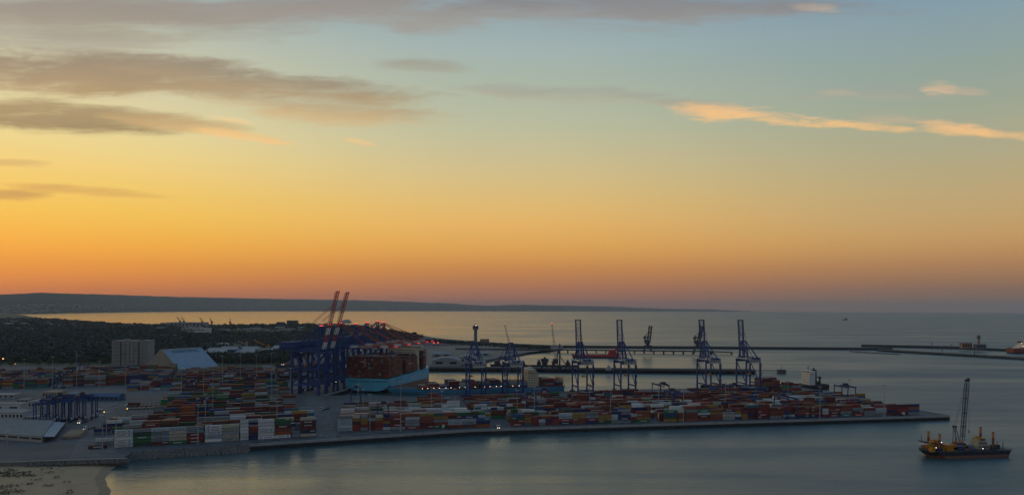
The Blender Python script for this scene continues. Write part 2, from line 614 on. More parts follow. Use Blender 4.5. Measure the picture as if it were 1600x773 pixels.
# woodland floor, sandy spoil ground and roads as sheets a little above the yard
wood_pts = [W(-260, 570, 4.6), W(60, 571.5, 4.6), W(180, 571, 4.6), W(215, 566, 4.6), W(330, 570, 4.6), W(345, 573, 4.6), W(440, 571, 4.6), W(455, 560, 4.6), W(520, 548, 4.6), W(600, 540, 4.6), W(650, 533, 4.6), W(662, 527, 4.6)] + \
    [W(600, 516.5, 4.6), W(540, 510, 4.6), W(470, 508.5, 4.6), W(400, 508.5, 4.6), W(300, 508.5, 4.6), W(200, 507, 4.6), W(100, 501, 4.6), W(64, 498, 4.6), AT(36, 7700, 3), AT(5, 9500, 3), AT(-300, 10000, 3), Vector((-11500, 10300, 3))]
sheet('woodland_ground', wood_pts, GZ + 0.06, EARTH)
sheet('sandy_spit_ground', [W(690, 573, GZ), W(758, 562, GZ), W(826, 550, GZ), W(872, 545, GZ), W(800, 540, GZ), W(715, 536, GZ), W(668, 545, GZ), W(668, 570, GZ)], GZ + 0.05, SANDY)
LANE = mat('lane_paving', (0.125, 0.132, 0.14), 0.85, var=0.4, scale=0.08, stain=0.4, grain=0.28)
sheet('yard_road', [W(108, 716, GZ), W(185, 708, GZ), W(180, 640, GZ), W(192, 606, GZ), W(150, 606, GZ), W(135, 660, GZ)], GZ + 0.02, LANE)
sheet('pier_road', [W(497, 684, GZ), W(528, 681, GZ), W(508, 630, GZ), W(500, 616, GZ), W(478, 618, GZ), W(484, 645, GZ)], GZ + 0.02, LANE)
sheet('back_road', [W(0, 616, GZ), W(240, 614, GZ), W(240, 608, GZ), W(0, 609, GZ)], GZ + 0.026, LANE)

# painted lane lines on the apron
PAINT = mat('road_paint', (0.62, 0.62, 0.58), 0.7, var=0.3, scale=0.3)
b = MB()
for off in (5.0, 9.0, 13.0):
    q0, q1 = P2 + V1 * (off + 2) + U1 * 8, PB + V1 * (off + 2) - U1 * 10
    nrm = V1 * 0.12
    k = 0
    L = (q1 - q0).length
    while k * 9.0 + 4 < L:
        a = q0 + U1 * (k * 9.0)
        c = a + U1 * 4.0
        b.quad((a - nrm).to_tuple()[:2] + (GZ + 0.008,), (c - nrm).to_tuple()[:2] + (GZ + 0.008,), (c + nrm).to_tuple()[:2] + (GZ + 0.008,), (a + nrm).to_tuple()[:2] + (GZ + 0.008,), PAINT)
        k += 1
tag(b.build('road_markings'), kind='structure')


PATCHD = mat('tarred_patch', (0.055, 0.057, 0.06), 0.8, var=0.35, scale=0.3, grain=0.2)
PATCHL = mat('concrete_patch', (0.2, 0.2, 0.195), 0.85, var=0.35, scale=0.3, stain=0.4, grain=0.2)


def patches():
    rr = random.Random(31)
    b = MB()
    for k in range(150):
        if k < 90:
            f = rr.random()
            o = (P3.lerp(P2, f * 2) if f < 0.5 else P2.lerp(PB, f * 2 - 1)) + V1 * rr.uniform(6, 20)
        elif k < 120:
            o = W(rr.uniform(110, 190), rr.uniform(612, 704), GZ)
        else:
            o = W(rr.uniform(486, 520), rr.uniform(622, 680), GZ)
        l, w = rr.uniform(2, 14), rr.uniform(1.2, 4)
        if k % 5 == 0:
            l, w = rr.uniform(18, 40), 0.5             # tyre marks and trenches
        a = A1 + rr.choice((0, 0, math.pi / 2, rr.uniform(-0.3, 0.3)))
        ca, sa = math.cos(a), math.sin(a)
        z = GZ + 0.03 + 0.0012 * k / 3
        q = [(o.x + x * ca - y * sa, o.y + x * sa + y * ca, z) for x, y in ((-l / 2, -w / 2), (l / 2, -w / 2), (l / 2 * rr.uniform(0.8, 1), w / 2), (-l / 2, w / 2 * rr.uniform(0.7, 1)))]
        b.add(q, [(0, 1, 2, 3)], PATCHD if k % 3 else PATCHL)
    tag(b.build('paving_patches'), kind='structure')


patches()


def wall_run(name, label, pts, inset, cat='quay wall'):
    """Quay: pale concrete capping beam with a low kerb over a dark recessed pile wall."""
    root = thing(name, label, cat, (pts[0][0], pts[0][1], 0))
    cap, pile = MB(), MB()
    o = Vector((pts[0][0], pts[0][1], 0))
    for p, q in zip(pts, pts[1:]):
        p, q = Vector((p[0], p[1], 0)) - o, Vector((q[0], q[1], 0)) - o
        d = (q - p).normalized()
        n = Vector((d.y, -d.x, 0))
        zc = Vector((0, 0, 1))
        cap.beam(p + zc * 3.75 + n * 0.05, q + zc * 3.75 + n * 0.05, 1.5, CONCRETE, 1.9)
        L = (q - p).length
        k = int(L / 11)
        for i in range(k + 1):
            c = p + d * (L * (i + 0.5) / (k + 1))
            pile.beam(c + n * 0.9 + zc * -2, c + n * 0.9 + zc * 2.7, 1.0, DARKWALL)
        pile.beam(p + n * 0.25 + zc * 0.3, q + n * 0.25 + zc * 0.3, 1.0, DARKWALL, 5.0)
    cap.build('capping_beam', root)
    pile.build('pile_wall', root)
    return root


wall_run('quay_wall', 'long concrete quay wall with dark pile face below the container pier', [P3, P2, PB, PC], 1)
wall_run('quay_wall', 'quay wall with pale cap beside the light blue ship', [PF, PG], 1)

# beach
shore_px = [(197, 719), (186, 724), (178, 729), (171, 736), (166, 743), (163, 750), (166, 756), (171, 762), (171, 768), (172, 776), (172, 786), (178, 800)]
shore = [W(x, y, 0) for x, y in shore_px] + [Vector((-190, 360, 0)), Vector((-150, 280, 0)), Vector((-95, 180, 0)), Vector((-60, 60, 0)), Vector((-50, -250, 0))]


def beach():
    # resample the shore and run strips inland
    pts = []
    for p, q in zip(shore, shore[1:]):
        n = max(1, int((q - p).length / 3))
        for i in range(n):
            pts.append(p.lerp(q, i / n))
    pts.append(shore[-1])
    for k in range(1, 3):
        pts = [pts[0]] + [(pts[i - 1] + pts[i] * 2 + pts[i + 1]) / 4 for i in range(1, len(pts) - 1)] + [pts[-1]]
    offs = [-14, -4, 0, 2.5, 6, 12, 22, 40, 70, 120, 220, 500, 1400]
    zs = [-1.2, -0.35, 0.02, 0.22, 0.5, 0.9, 1.3, 1.7, 2.0, 2.4, 2.7, 2.9, 3.0]
    back = -wall_dir                              # strips run inland, parallel to the yard wall
    vs, fs, mi = [], [], []
    nr = len(offs)
    rr = random.Random(3)
    for i, p in enumerate(pts):
        wob = 0.5 * math.sin(i * 0.9) + 0.35 * math.sin(i * 2.3 + 1)
        for j, (o, z) in enumerate(zip(offs, zs)):
            q = p + back * (o + (wob if j in (2, 3, 4) else 0))
            vs.append((q.x, q.y, z + (rr.uniform(-0.12, 0.12) if j > 4 else 0)))
    for i in range(len(pts) - 1):
        for j in range(nr - 1):
            fs.append((i * nr + j, (i + 1) * nr + j, (i + 1) * nr + j + 1, i * nr + j + 1))
            mi.append(1 if j < 4 else 0)
    b = MB()
    b.mi(SAND), b.mi(WETSAND)
    b.v, b.f, b.m = vs, fs, mi
    o = b.build('beach', smooth_=True)
    bm = bmesh.new()
    bm.from_mesh(o.data)
    bmesh.ops.recalc_face_normals(bm, faces=bm.faces)
    bm.to_mesh(o.data)
    bm.free()
    return tag(o, kind='structure')


beach()

# retaining wall behind the beach
STONE = mat('weathered_stone', (0.15, 0.145, 0.135), 0.9, var=0.45, scale=0.35)
root = thing('retaining_wall', 'low dark weathered wall between the beach and the paved yard', 'wall', tuple(wall0))
b, b2 = MB(), MB()
a, c = -wall_dir * 400, wall1 - wall0 + wall_dir * 4
n = Vector((wall_dir.y, -wall_dir.x, 0))
b.beam(a + n * 0.6 + Vector((0, 0, -1.6)), c + n * 0.6 + Vector((0, 0, -1.6)), 1.0, STONE, 3.6)
b2.beam(a + n * 0.5 + Vector((0, 0, 0.3)), c + n * 0.5 + Vector((0, 0, 0.3)), 1.4, CONCRETE, 0.4)
b.build('wall_face', root)
b2.build('coping', root)

# rock armour in front of the yard
ROCK = mat('armour_rock', (0.19, 0.18, 0.165), 0.9, var=0.5, scale=0.5)


def rocks(name, p0, p1, width, n, size, z0, z1, seed, extra=None):
    rr = random.Random(seed)
    b = MB()
    d = (p1 - p0)
    nrm = Vector((d.y, -d.x, 0)).normalized()
    for i in range(n):
        t, w = rr.random(), rr.random()
        c = p0 + d * t + nrm * (w * width)
        z = z0 + (z1 - z0) * (1 - w) + rr.uniform(-0.2, 0.3)
        s = size * rr.uniform(0.6, 1.4)
        vs = []
        for dz in (-0.5, 0.5):
            for a in range(4):
                ang = a * math.pi / 2 + rr.uniform(-0.4, 0.4)
                r = s * rr.uniform(0.45, 0.8)
                vs.append((c.x + r * math.cos(ang), c.y + r * math.sin(ang), z + dz * s * rr.uniform(0.6, 1.0)))
        b.add(vs, [(3, 2, 1, 0), (4, 5, 6, 7), (0, 1, 5, 4), (1, 2, 6, 5), (2, 3, 7, 6), (3, 0, 4, 7)], ROCK)
    return tag(b.build(name), 'grey rock armour on the bank between the yard and the water', 'rocks', kind='stuff')


rocks('rock_armour', P4 + Vector((-16, 0, 0)), P3 + Vector((4, 2, 0)), 9.0, 2200, 1.0, 0.0, 4.5, 5)
rocks('rock_armour', wall1 - wall_dir * 60, wall1 + wall_dir * 6, 5.0, 500, 0.8, 2.6, 4.2, 6)

# patches of dune grass on the sand
GRASS = mat('dune_grass', (0.19, 0.17, 0.09), 0.95, var=0.5, scale=0.3)


def grass():
    rr = random.Random(11)
    b = MB()
    for px, py, w, n in [(4, 738, 7, 260), (14, 742, 6, 160), (40, 737, 5, 90), (48, 742, 5, 80), (76, 731, 6, 60), (80, 736, 4, 40), (5, 760, 7, 150), (8, 768, 6, 120), (38, 741, 4, 60),
                         (76, 757, 3, 40), (105, 752, 2, 20), (110, 765, 2, 20), (98, 728, 3, 20), (16, 733, 4, 60), (47, 754, 3, 30), (60, 748, 3, 25), (30, 766, 4, 40), (105, 770, 4, 30), (88, 744, 3, 25)]:
        c = W(px, py, 2.2)
        for i in range(int(n * 0.4)):
            x, y = c.x + rr.gauss(0, w * 0.62), c.y + rr.gauss(0, w * 0.5)
            h, r, a = rr.uniform(0.02, 0.16), rr.uniform(0.3, 0.9), rr.uniform(0, 3.14)
            z = 1.95 + rr.uniform(-0.1, 0.25)
            for k in (0, 1.2, 2.4):
                dx, dy = r * math.cos(a + k), r * math.sin(a + k)
                b.add([(x - dx, y - dy, z + 0.05), (x + dy * 0.6, y - dx * 0.6, z + 0.05), (x + dx, y + dy, z + h + 0.2), (x - dy * 0.5, y + dx * 0.5, z + h + 0.28)], [(0, 1, 2, 3)], GRASS)
    tag(b.build('dune_grass'), 'dark green tufts of dune grass on the beach sand', 'grass', kind='stuff')


grass()

# far coast: a range of wooded hills that sinks towards the right
HILLM = mat('hill_woodland', (0.035, 0.05, 0.042), 0.95, var=0.5, scale=0.0012)


def hills():
    top = [(-900, 452), (-500, 456), (-200, 459), (0, 460.5), (60, 457.5), (110, 459), (190, 461), (250, 463.5), (330, 465), (430, 467), (520, 468.5), (600, 470.5), (660, 472.5), (700, 474), (735, 476),
           (765, 477.2), (800, 476), (850, 476.5), (900, 477.5), (950, 478.5), (1000, 480.5), (1060, 482), (1110, 483), (1150, 484.6), (1175, 486.5)]
    dist = [(-900, 9000), (-300, 9000), (0, 9500), (60, 9800), (130, 11500), (250, 14500), (400, 18000), (560, 20000), (900, 24000), (1175, 30000)]
    xs = np.arange(-900, 1176, 5.0)
    ty = np.interp(xs, *zip(*top))
    dd = np.interp(xs, *zip(*dist))
    rr = np.random.RandomState(4)
    rough = np.convolve(rr.randn(len(xs) + 8), np.ones(5) / 5, 'same')[:len(xs)] * 0.9 + rr.randn(len(xs)) * 0.25
    cols = 9
    vs, fs = [], []
    for i, x in enumerate(xs):
        d0 = dd[i]
        depth = 0.22 * d0 + 900
        taper = min(1.0, max(0.0, (1178 - x) / 60.0))
        for j in range(cols):
            t = j / (cols - 1)
            d = d0 + depth * t
            ztop = ZT(x, ty[i] - rough[i] * 0.5, d0 + depth)
            prof = [-0.02, 0.16, 0.3, 0.42, 0.6, 0.74, 0.88, 1.0, 0.4][j]
            z = drop(d0) + (ztop - drop(d0)) * prof * 1.0 + (rr.uniform(-1, 1) * 7 * (1 if 0 < j < 7 else 0))
            p = AT(x, d)
            vs.append((p.x, p.y, z - (4 if j == 0 else 0)))
    n = len(xs)
    for i in range(n - 1):
        for j in range(cols - 1):
            fs.append((i * cols + j, (i + 1) * cols + j, (i + 1) * cols + j + 1, i * cols + j + 1))
    b = MB()
    b.add(vs, fs, HILLM)
    tag(b.build('hills'), kind='structure')


hills()

# town specks along the foot of the far coast
PALE = mat('pale_render', (0.36, 0.34, 0.31), 0.8, var=0.3, scale=0.2)


def coast_town():
    rr = random.Random(9)
    b = MB()
    for i in range(420):
        x = rr.choice([rr.gauss(80, 60), rr.uniform(0, 700), rr.gauss(880, 60), rr.gauss(600, 90)])
        if x < -20 or x > 1120:
            continue
        d0 = float(np.interp(x, [0, 60, 130, 250, 400, 560, 900, 1175], [9500, 9800, 11500, 14500, 18000, 20000, 24000, 30000]))
        t = rr.uniform(0.03, 0.35)
        d = d0 + (0.22 * d0 + 900) * t
        p = AT(x, d)
        ztop = ZT(x, float(np.interp(x, [0, 60, 190, 330, 520, 700, 765, 900, 1000, 1150], [460.5, 457.5, 461, 465, 468.5, 474, 477.2, 477.5, 480.5, 484.6])), d0 * 1.22 + 900)
        z = drop(d0) + (ztop - drop(d0)) * float(np.interp(t, [0, .125, .25, .375], [0, .16, .3, .42]))
        h = rr.uniform(8, 20)
        b.box((p.x, p.y, z + h / 2), (rr.uniform(20, 60), rr.uniform(15, 30), h), PALE, rr.uniform(0, 3))
    tag(b.build('coastal_town'), 'pale specks of a town along the foot of the far hills', 'town', kind='stuff')


coast_town()

# air: one closed box of thin haze round everything
def haze():
    m = bpy.data.materials.new('thin_haze')
    m.use_nodes = True
    t = m.node_tree
    t.nodes.clear()
    v = t.nodes.new('ShaderNodeVolumePrincipled')
    v.inputs['Color'].default_value = (0.75, 0.85, 0.95, 1)
    v.inputs['Density'].default_value = HAZE
    v.inputs['Anisotropy'].default_value = 0.2
    o = t.nodes.new('ShaderNodeOutputMaterial')
    t.links.new(v.outputs[0], o.inputs['Volume'])
    b = MB()
    b.box((0, 0, 105), (84000, 84000, 450), m)
    return tag(b.build('haze'), 'thin grey blue dusk haze over the bay', 'haze', kind='stuff')


HAZE = 2.5e-5
haze()
# ------------------------------------------------------------------ shared materials
BLUE = mat('crane_blue', (0.006, 0.045, 0.18), 0.65, var=0.3, scale=0.15, stain=0.2)
NAVY = mat('dark_navy_steel', (0.02, 0.035, 0.075), 0.55, var=0.3, scale=0.2)
STEEL = mat('dark_steel', (0.05, 0.053, 0.058), 0.55, var=0.3, scale=0.3)
GREYSTEEL = mat('galvanised_steel', (0.30, 0.31, 0.32), 0.5, metal=0.3, var=0.2, scale=0.4)
HOUSEGREY = mat('machinery_house_grey', (0.45, 0.47, 0.48), 0.6, var=0.2, scale=0.2)
RED = mat('signal_red', (0.36, 0.03, 0.025), 0.55, var=0.25, scale=0.3)
WHITE = mat('white_paint', (0.66, 0.65, 0.62), 0.5, var=0.15, scale=0.25, stain=0.15)
YELLOW = mat('machine_yellow', (0.45, 0.19, 0.012), 0.5, var=0.3, scale=0.5, stain=0.25)
GLASS = mat('dark_glazing', (0.02, 0.025, 0.03), 0.12, var=0.1)
RUBBER = mat('rubber', (0.02, 0.02, 0.02), 0.85, var=0.2)
REDLAMP = mat('red_lamp', (0.5, 0.02, 0.02), 0.4, emit=(1.0, 0.05, 0.06), strength=1.7)
WHITELAMP = mat('white_lamp', (0.8, 0.8, 0.75), 0.4, emit=(1.0, 0.9, 0.72), strength=2.6)
AMBERLAMP = mat('amber_lamp', (0.8, 0.5, 0.1), 0.4, emit=(1.0, 0.55, 0.12), strength=3.0)
MASTGREY = mat('mast_grey', (0.30, 0.32, 0.33), 0.5, metal=0.2, var=0.15)
CONT = mat('container_steel', (0.5, 0.5, 0.5), 0.6, var=0.28, scale=0.55, obj_color=True, bump=0.1, stain=0.25)
CONTS = mat('stacked_container_steel', (0.5, 0.5, 0.5), 0.6, var=0.28, scale=0.55, attr='paint', bump=0.1, stain=0.25)
RAIL = mat('dark_bottom_rail', (0.03, 0.03, 0.03), 0.8, var=0.3)
PRINTW = mat('white_print', (0.6, 0.6, 0.58), 0.6, var=0.2)
PRINTD = mat('dark_print', (0.03, 0.05, 0.09), 0.6, var=0.2)

PAL = {
    'red': (0.25, 0.028, 0.024), 'dark red': (0.125, 0.02, 0.02), 'brick red': (0.25, 0.062, 0.032), 'orange': (0.42, 0.11, 0.02), 'yellow': (0.42, 0.25, 0.05),
    'green': (0.02, 0.2, 0.07), 'dark green': (0.02, 0.09, 0.05), 'navy blue': (0.016, 0.03, 0.11), 'blue': (0.025, 0.1, 0.26), 'grey': (0.25, 0.28, 0.29), 'pale grey': (0.4, 0.45, 0.47),
    'white': (0.64, 0.65, 0.62), 'beige': (0.44, 0.4, 0.29), 'teal': (0.04, 0.2, 0.22), 'brown': (0.15, 0.06, 0.04)}
for _k in PAL:
    _f = 0.66 if _k in ('yellow', 'orange', 'green', 'blue', 'teal') else (0.9 if _k in ('white', 'beige', 'pale grey') else 0.82)
    PAL[_k] = tuple(_c * _f for _c in PAL[_k])
NAMES = {'r': 'red', 'd': 'dark red', 'k': 'brick red', 'o': 'orange', 'y': 'yellow', 'g': 'green', 'h': 'dark green', 'n': 'navy blue', 'b': 'blue', 'e': 'grey', 'p': 'pale grey',
         'w': 'white', 'i': 'beige', 't': 'teal', 'm': 'brown'}
MIX = 'rrrdddddkkkkkmmmmoyyghnnnnbbeeeppwit'

# ------------------------------------------------------------------ shipping containers


def container_mesh(L, Hc, variant):
    b = MB()
    Wd, fr, dp = 2.44, 0.16, 0.06
    x, y = L / 2, Wd / 2

    def side(o, u, v, n):
        o, u, v, n = Vector(o), Vector(u), Vector(v), Vector(n)
        lu, lv = u.length, v.length
        un, vn = u / lu, v / lv
        out = [o, o + u, o + u + v, o + v]
        inn = [o + un * fr + vn * fr, o + u - un * fr + vn * fr, o + u + v - un * fr - vn * fr, o + v + un * fr - vn * fr]
        rec = [p - n * dp for p in inn]
        fs = [(i, (i + 1) % 4, 4 + (i + 1) % 4, 4 + i) for i in range(4)] + [(4 + i, 4 + (i + 1) % 4, 8 + (i + 1) % 4, 8 + i) for i in range(4)] + [(8, 9, 10, 11)]
        if n.z < 0.5:                             # dark bottom rail, draws the line between tiers
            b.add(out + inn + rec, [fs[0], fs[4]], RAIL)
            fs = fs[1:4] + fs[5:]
        b.add(out + inn + rec, fs, CONT)
    side((-x, -y, 0), (L, 0, 0), (0, 0, Hc), (0, -1, 0))
    side((x, -y, 0), (0, Wd, 0), (0, 0, Hc), (1, 0, 0))
    side((x, y, 0), (-L, 0, 0), (0, 0, Hc), (0, 1, 0))
    side((-x, y, 0), (0, -Wd, 0), (0, 0, Hc), (-1, 0, 0))
    side((-x, -y, Hc), (L, 0, 0), (0, Wd, 0), (0, 0, 1))
    b.add([(-x, -y, 0), (-x, y, 0), (x, y, 0), (x, -y, 0)], [(0, 1, 2, 3)], CONT)
    for q in (-0.8, -0.3, 0.3, 0.8):
        b.box((x - dp + 0.045, q, Hc / 2), (0.05, 0.05, Hc - 0.4), MASTGREY)
    if variant:
        for s in (-1, 1):
            yy = s * (y - dp + 0.006)

            def mark(x0, x1, z0, z1, m):
                q = [(x0, yy, z0), (x1, yy, z0), (x1, yy, z1), (x0, yy, z1)]
                b.add(q if s < 0 else q[::-1], [(0, 1, 2, 3)], m)
            if variant == 1:                      # a line of white lettering across the middle
                n = 8
                w = L * 0.5 / n
                for k in range(n):
                    mark(-L * 0.25 + k * w, -L * 0.25 + k * w + w * 0.7, Hc * 0.38, Hc * 0.66, PRINTW)
            elif variant == 2:                    # emblem square and dark lettering
                mark(-L * 0.36, -L * 0.36 + Hc * 0.5, Hc * 0.25, Hc * 0.75, MATS_BLUEPRINT)
                n = 6
                w = L * 0.46 / n
                for k in range(n):
                    mark(-L * 0.12 + k * w, -L * 0.12 + k * w + w * 0.7, Hc * 0.38, Hc * 0.62, PRINTD)
            elif variant == 3:                    # round dark emblem
                c = [(math.cos(a * math.pi / 4) * Hc * 0.24 * -s, yy, Hc * 0.5 + math.sin(a * math.pi / 4) * Hc * 0.24) for a in range(8)]
                b.add(c if s > 0 else c, [tuple(range(8)) if s < 0 else tuple(range(8))], PRINTD)
            elif variant == 4:                    # white lettering high on the left
                n = 5
                w = L * 0.3 / n
                for k in range(n):
                    mark(-L * 0.42 + k * w, -L * 0.42 + k * w + w * 0.7, Hc * 0.58, Hc * 0.84, PRINTW)
    return b.mesh('container')


MATS_BLUEPRINT = mat('light_blue_print', (0.06, 0.25, 0.42), 0.6, var=0.2)
CMESH = {}


def cmesh(L, variant):
    if (L, variant) not in CMESH:
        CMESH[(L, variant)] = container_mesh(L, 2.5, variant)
    return CMESH[(L, variant)]


TH = 2.6
BOXES = []


def stack(c, rz, L, tiers, block, row, idx, front_h=0, jit=True, prio=0.0):
    """One stack of containers: tiers is a string of colour letters, bottom first."""
    for k, t in enumerate(tiers):
        BOXES.append(dict(c=(c[0] + (rnd.uniform(-0.06, 0.06) if jit else 0), c[1] + (rnd.uniform(-0.06, 0.06) if jit else 0), GZ + 0.01 + k * TH), rz=rz, L=L, col=NAMES[t], tier=k + 1, n=len(tiers),
                          block=block, row=row, idx=idx, shown=(k + 1 > front_h or k + 1 == len(tiers)), prio=prio))


def row_x(O, U, px):
    k = (px - CX) / F
    return (k * O.y - O.x) / (U.x - k * U.y)


def front_row(O, U, items, block):
    hs = []
    rz = math.atan2(U.y, U.x)
    for i, (px, L, tiers) in enumerate(items):
        x = row_x(O, U, px) + L / 2
        c = O + U * x
        stack(c, rz, L, tiers, block, 1, i + 1, 0, prio=1.0)
        hs.append((x - L / 2, x + L / 2, len(tiers)))
    return hs


def front_height(hs, x):
    return max([h for a, c, h in hs if a - 1 <= x <= c + 1] or [0])


def fill_rows(O, U, V, rows, x0f, x1f, hfun, cfun, block, hs, gap=0.05, pitch=12.55, skip=None):
    """Rows of stacks behind the front row; hs is the list of (x0, x1, height) of the row in front."""
    rz = math.atan2(U.y, U.x)
    prev = hs
    rownum = 1
    lastv = 0
    for v in rows:
        rownum += 1
        cur = []
        x = x0f(v)
        idx = 0
        run = None
        while x + 12.2 < x1f(v):
            if skip and skip(x + 6, v):
                x += pitch
                continue
            if rnd.random() > gap:
                twenty = rnd.random() < 0.13
                h = hfun(x, v)
                if run is None or rnd.random() < 0.35:
                    run = cfun(x, v)
                for part in ((0, 6.06), (6.15, 6.06)) if twenty else ((0, 12.19),):
                    idx += 1
                    hh = max(1, h - (1 if twenty and rnd.random() < 0.5 else 0))
                    tiers = ''.join(run if rnd.random() < 0.42 else cfun(x, v) for _ in range(hh))
                    xc = x + part[0] + part[1] / 2
                    c = O + U * xc + V * v
                    fh = front_height(prev, xc) if v - lastv < 4 else 0
                    stack(c, rz, part[1], tiers, block, rownum, idx, fh)
                    cur.append((x + part[0], x + part[0] + part[1], hh))
            x += pitch
        lastv = v
        prev = cur


BACKMIX = 'rrdddddkkkmmmmoynnnnbbhhgeeeteep'


def c3(x, v):
    return rnd.choice(BACKMIX)


# west yard, nearest block: front row as photographed (left pixel, length, tiers from the ground up)
U2 = Vector((math.cos(R(21)), math.sin(R(21)), 0))
V2 = Vector((-U2.y, U2.x, 0))
O2 = W(190, 698, GZ)
FR2 = [(139, 12.19, 'd'), (180, 12.19, 'wwwww'), (209, 12.19, 'hgghe'), (237, 12.19, 'deeep'), (265, 12.19, 'gii' + 'ip'), (292, 12.19, 'drdee'), (321, 12.19, 'wpwww'), (348, 12.19, 'iieii'),
       (376, 6.06, 'wwwwww'), (391, 6.06, 'nndr'), (404, 12.19, 'wwwwww'), (430, 12.19, 'wokdhg'), (457, 6.06, 'ee'), (470, 12.19, 'indddi')]
hs = front_row(O2, U2, FR2, 'west yard')
rows = []
v = 5.5
for blk in range(19):
    for k in range(3 if blk % 3 else 2):
        rows.append(v)
        v += 2.75
    v += 9.5 + (blk % 2) * 3


def h2(x, v):
    base = 4.4 if v < 60 else 4.2
    return max(1, min(6, int(round(rnd.gauss(base, 1.0)))))


def c2(x, v):
    if rnd.random() < 0.17 and v < 70:
        return rnd.choice('wwpie')
    return rnd.choice(MIX if v < 120 else BACKMIX)


fill_rows(O2, U2, V2, rows, lambda v: (0 if v < 60 else 6 + v * 0.03) + (14 if 150 < v < 175 else 0), lambda v: 147 + v * 0.0, h2, c2, 'west yard', hs, 0.07)
# the white pair at the far left of the yard, behind the single dark red one
stack(O2 + U2 * (row_x(O2, U2, 150) + 4) + V2 * 14, math.atan2(U2.y, U2.x), 12.19, 'ew', 'west yard', 1, 15, prio=1)
# a block on the other side of the lane
fill_rows(O2 + V2 * 105 - U2 * 20, U2, V2, [-40, -37.2, -14, -11.2, 0, 2.75, 5.5, 18, 20.7, 23.5], lambda v: (0 if v < 0 else -8) + v * 0.2, lambda v: 24, lambda x, v: rnd.choice((1, 2, 2, 3)), c2, 'side yard', [], 0.2)

# pier yard
O1 = W(530, 673, GZ)
FR1 = [(528, 12.19, 'ppppe'), (551.5, 6.06, 'rrdyi'), (564, 6.06, 'eryye'), (576, 6.06, 'ddde'), (587, 6.06, 'krryi'), (599, 6.06, 'pnyd'), (611, 12.19, 'erdrk'), (633, 12.19, 'reep'),
       (655, 12.19, 'ddkky'), (677, 12.19, 'grey'), (699.5, 12.19, 'rppd'), (721.5, 12.19, 'mepn'), (743.5, 12.19, 'onb'),
       (798, 12.19, 'rrhb'), (819.5, 6.06, 'tyyk'), (830, 6.06, 'rrr'), (842, 6.06, 'ep'), (852, 6.06, 'dn'), (862, 6.06, 'krd'), (872.5, 12.19, 'nrpp'), (893.5, 12.19, 'mkyy'), (914, 12.19, 'nree'),
       (934, 12.19, 'hyyr'), (953.5, 6.06, 'epp'), (963.5, 12.19, 'enn'), (983, 6.06, 'hrp'), (993, 12.19, 'gykk'), (1038, 12.19, 'yhbg'), (1059.5, 6.06, 'ykki'), (1071, 12.19, 'kkke'),
       (1090.5, 12.19, 'kdpg'), (1110, 12.19, 'kkyk'), (1129, 12.19, 'pipd'), (1148.5, 6.06, 'npyk'), (1158.5, 6.06, 'yyr'), (1183, 12.19, 'drr'), (1203, 12.19, 'ekkd'), (1247, 12.19, 'nkkd'),
       (1266, 12.19, 'nkdk'), (1285, 6.06, 'rpp'), (1294.5, 12.19, 'ddk'), (1313, 12.19, 'tek'), (1332, 12.19, 'rde'), (1350, 12.19, 'eed'), (1363, 12.19, 'eppr'), (1379, 12.19, 'rnrdp'[:4]),
       (1395.5, 12.19, 'drrd'), (1412, 12.19, 'ebon')]
FR1 = [f for i, f in enumerate(FR1)]
_last = -1e9
FR1b = []
for f in FR1:                                     # nothing may overlap its neighbour along the row
    x = row_x(O1, U1, f[0])
    if x < _last + 0.12:
        x = _last + 0.12
    k = O1 + U1 * x
    FR1b.append((CX + F * k.x / k.y, f[1], f[2]))
    _last = x + f[1]
hs1 = front_row(O1, U1, FR1b, 'pier yard')
rows1 = []
v = 2.75
for blk in range(10):
    n = 5
    for k in range(n):
        if v < 203:
            rows1.append(v)
        v += 2.75
    v += 6.3


def h1(x, v):
    base = 3.7 if v < 14 else (3.3 if v < 60 else (2.9 if v < 120 else 2.3))
    base += 0.7 * math.sin(x * 0.021 + v * 0.05) + (0.7 if x < 120 else 0) - (1.1 if x < 290 and v > 95 else 0)
    return max(1, min(5, int(round(rnd.gauss(base, 0.75)))))


def c1(x, v):
    if 30 < x < 135 and 22 < v < 80 and rnd.random() < 0.62:
        return rnd.choice('wwppp')
    if 435 < x < 480 and 55 < v < 85 and rnd.random() < 0.75:
        return 'w'
    if 185 < x < 280 and 90 < v < 130 and rnd.random() < 0.3:
        return rnd.choice('pgw')
    return rnd.choice(MIX + 'kkkddmr')


def skip1(x, v):
    if 124 < x - v * 0.02 < 152 and v < 45:       # open lane by the parked lorry
        return True
    if 268 < x < 284 and v < 34:
        return True
    if 345 < x < 358 and v < 40:
        return True
    if x % 126 > 118 and v > 50:
        return True
    return False


fill_rows(O1, U1, V1, rows1, lambda v: 0 if v < 129 else 78, lambda v: 541 + v * 0.16 - (22 if v > 150 else 0), h1, c1, 'pier yard', hs1, 0.06, skip=skip1)

# container field beyond the back road
O3 = W(2, 607, GZ)
V3 = V2
for bi, (xa, xb, va, vb, hmean) in enumerate([(-150, 60, 0, 190, 3.8), (66, 195, 4, 190, 4.0), (202, 330, -20, 120, 3.8), (336, 440, 10, 150, 3.6), (150, 232, -74, -28, 2.6), (236, 290, -66, -30, 3.6)]):
    rr_, v = [], va
    k = 0
    while v < vb:
        rr_.append(v)
        k += 1
        v += 2.75 if k % 5 else 9.5
    fill_rows(O3, U2, V3, rr_, lambda v, xa=xa: xa, lambda v, xb=xb: xb, lambda x, v, hm=hmean: max(1, min(5, int(round(rnd.gauss(hm, 1.0))))), c3, 'back field', [], 0.1)


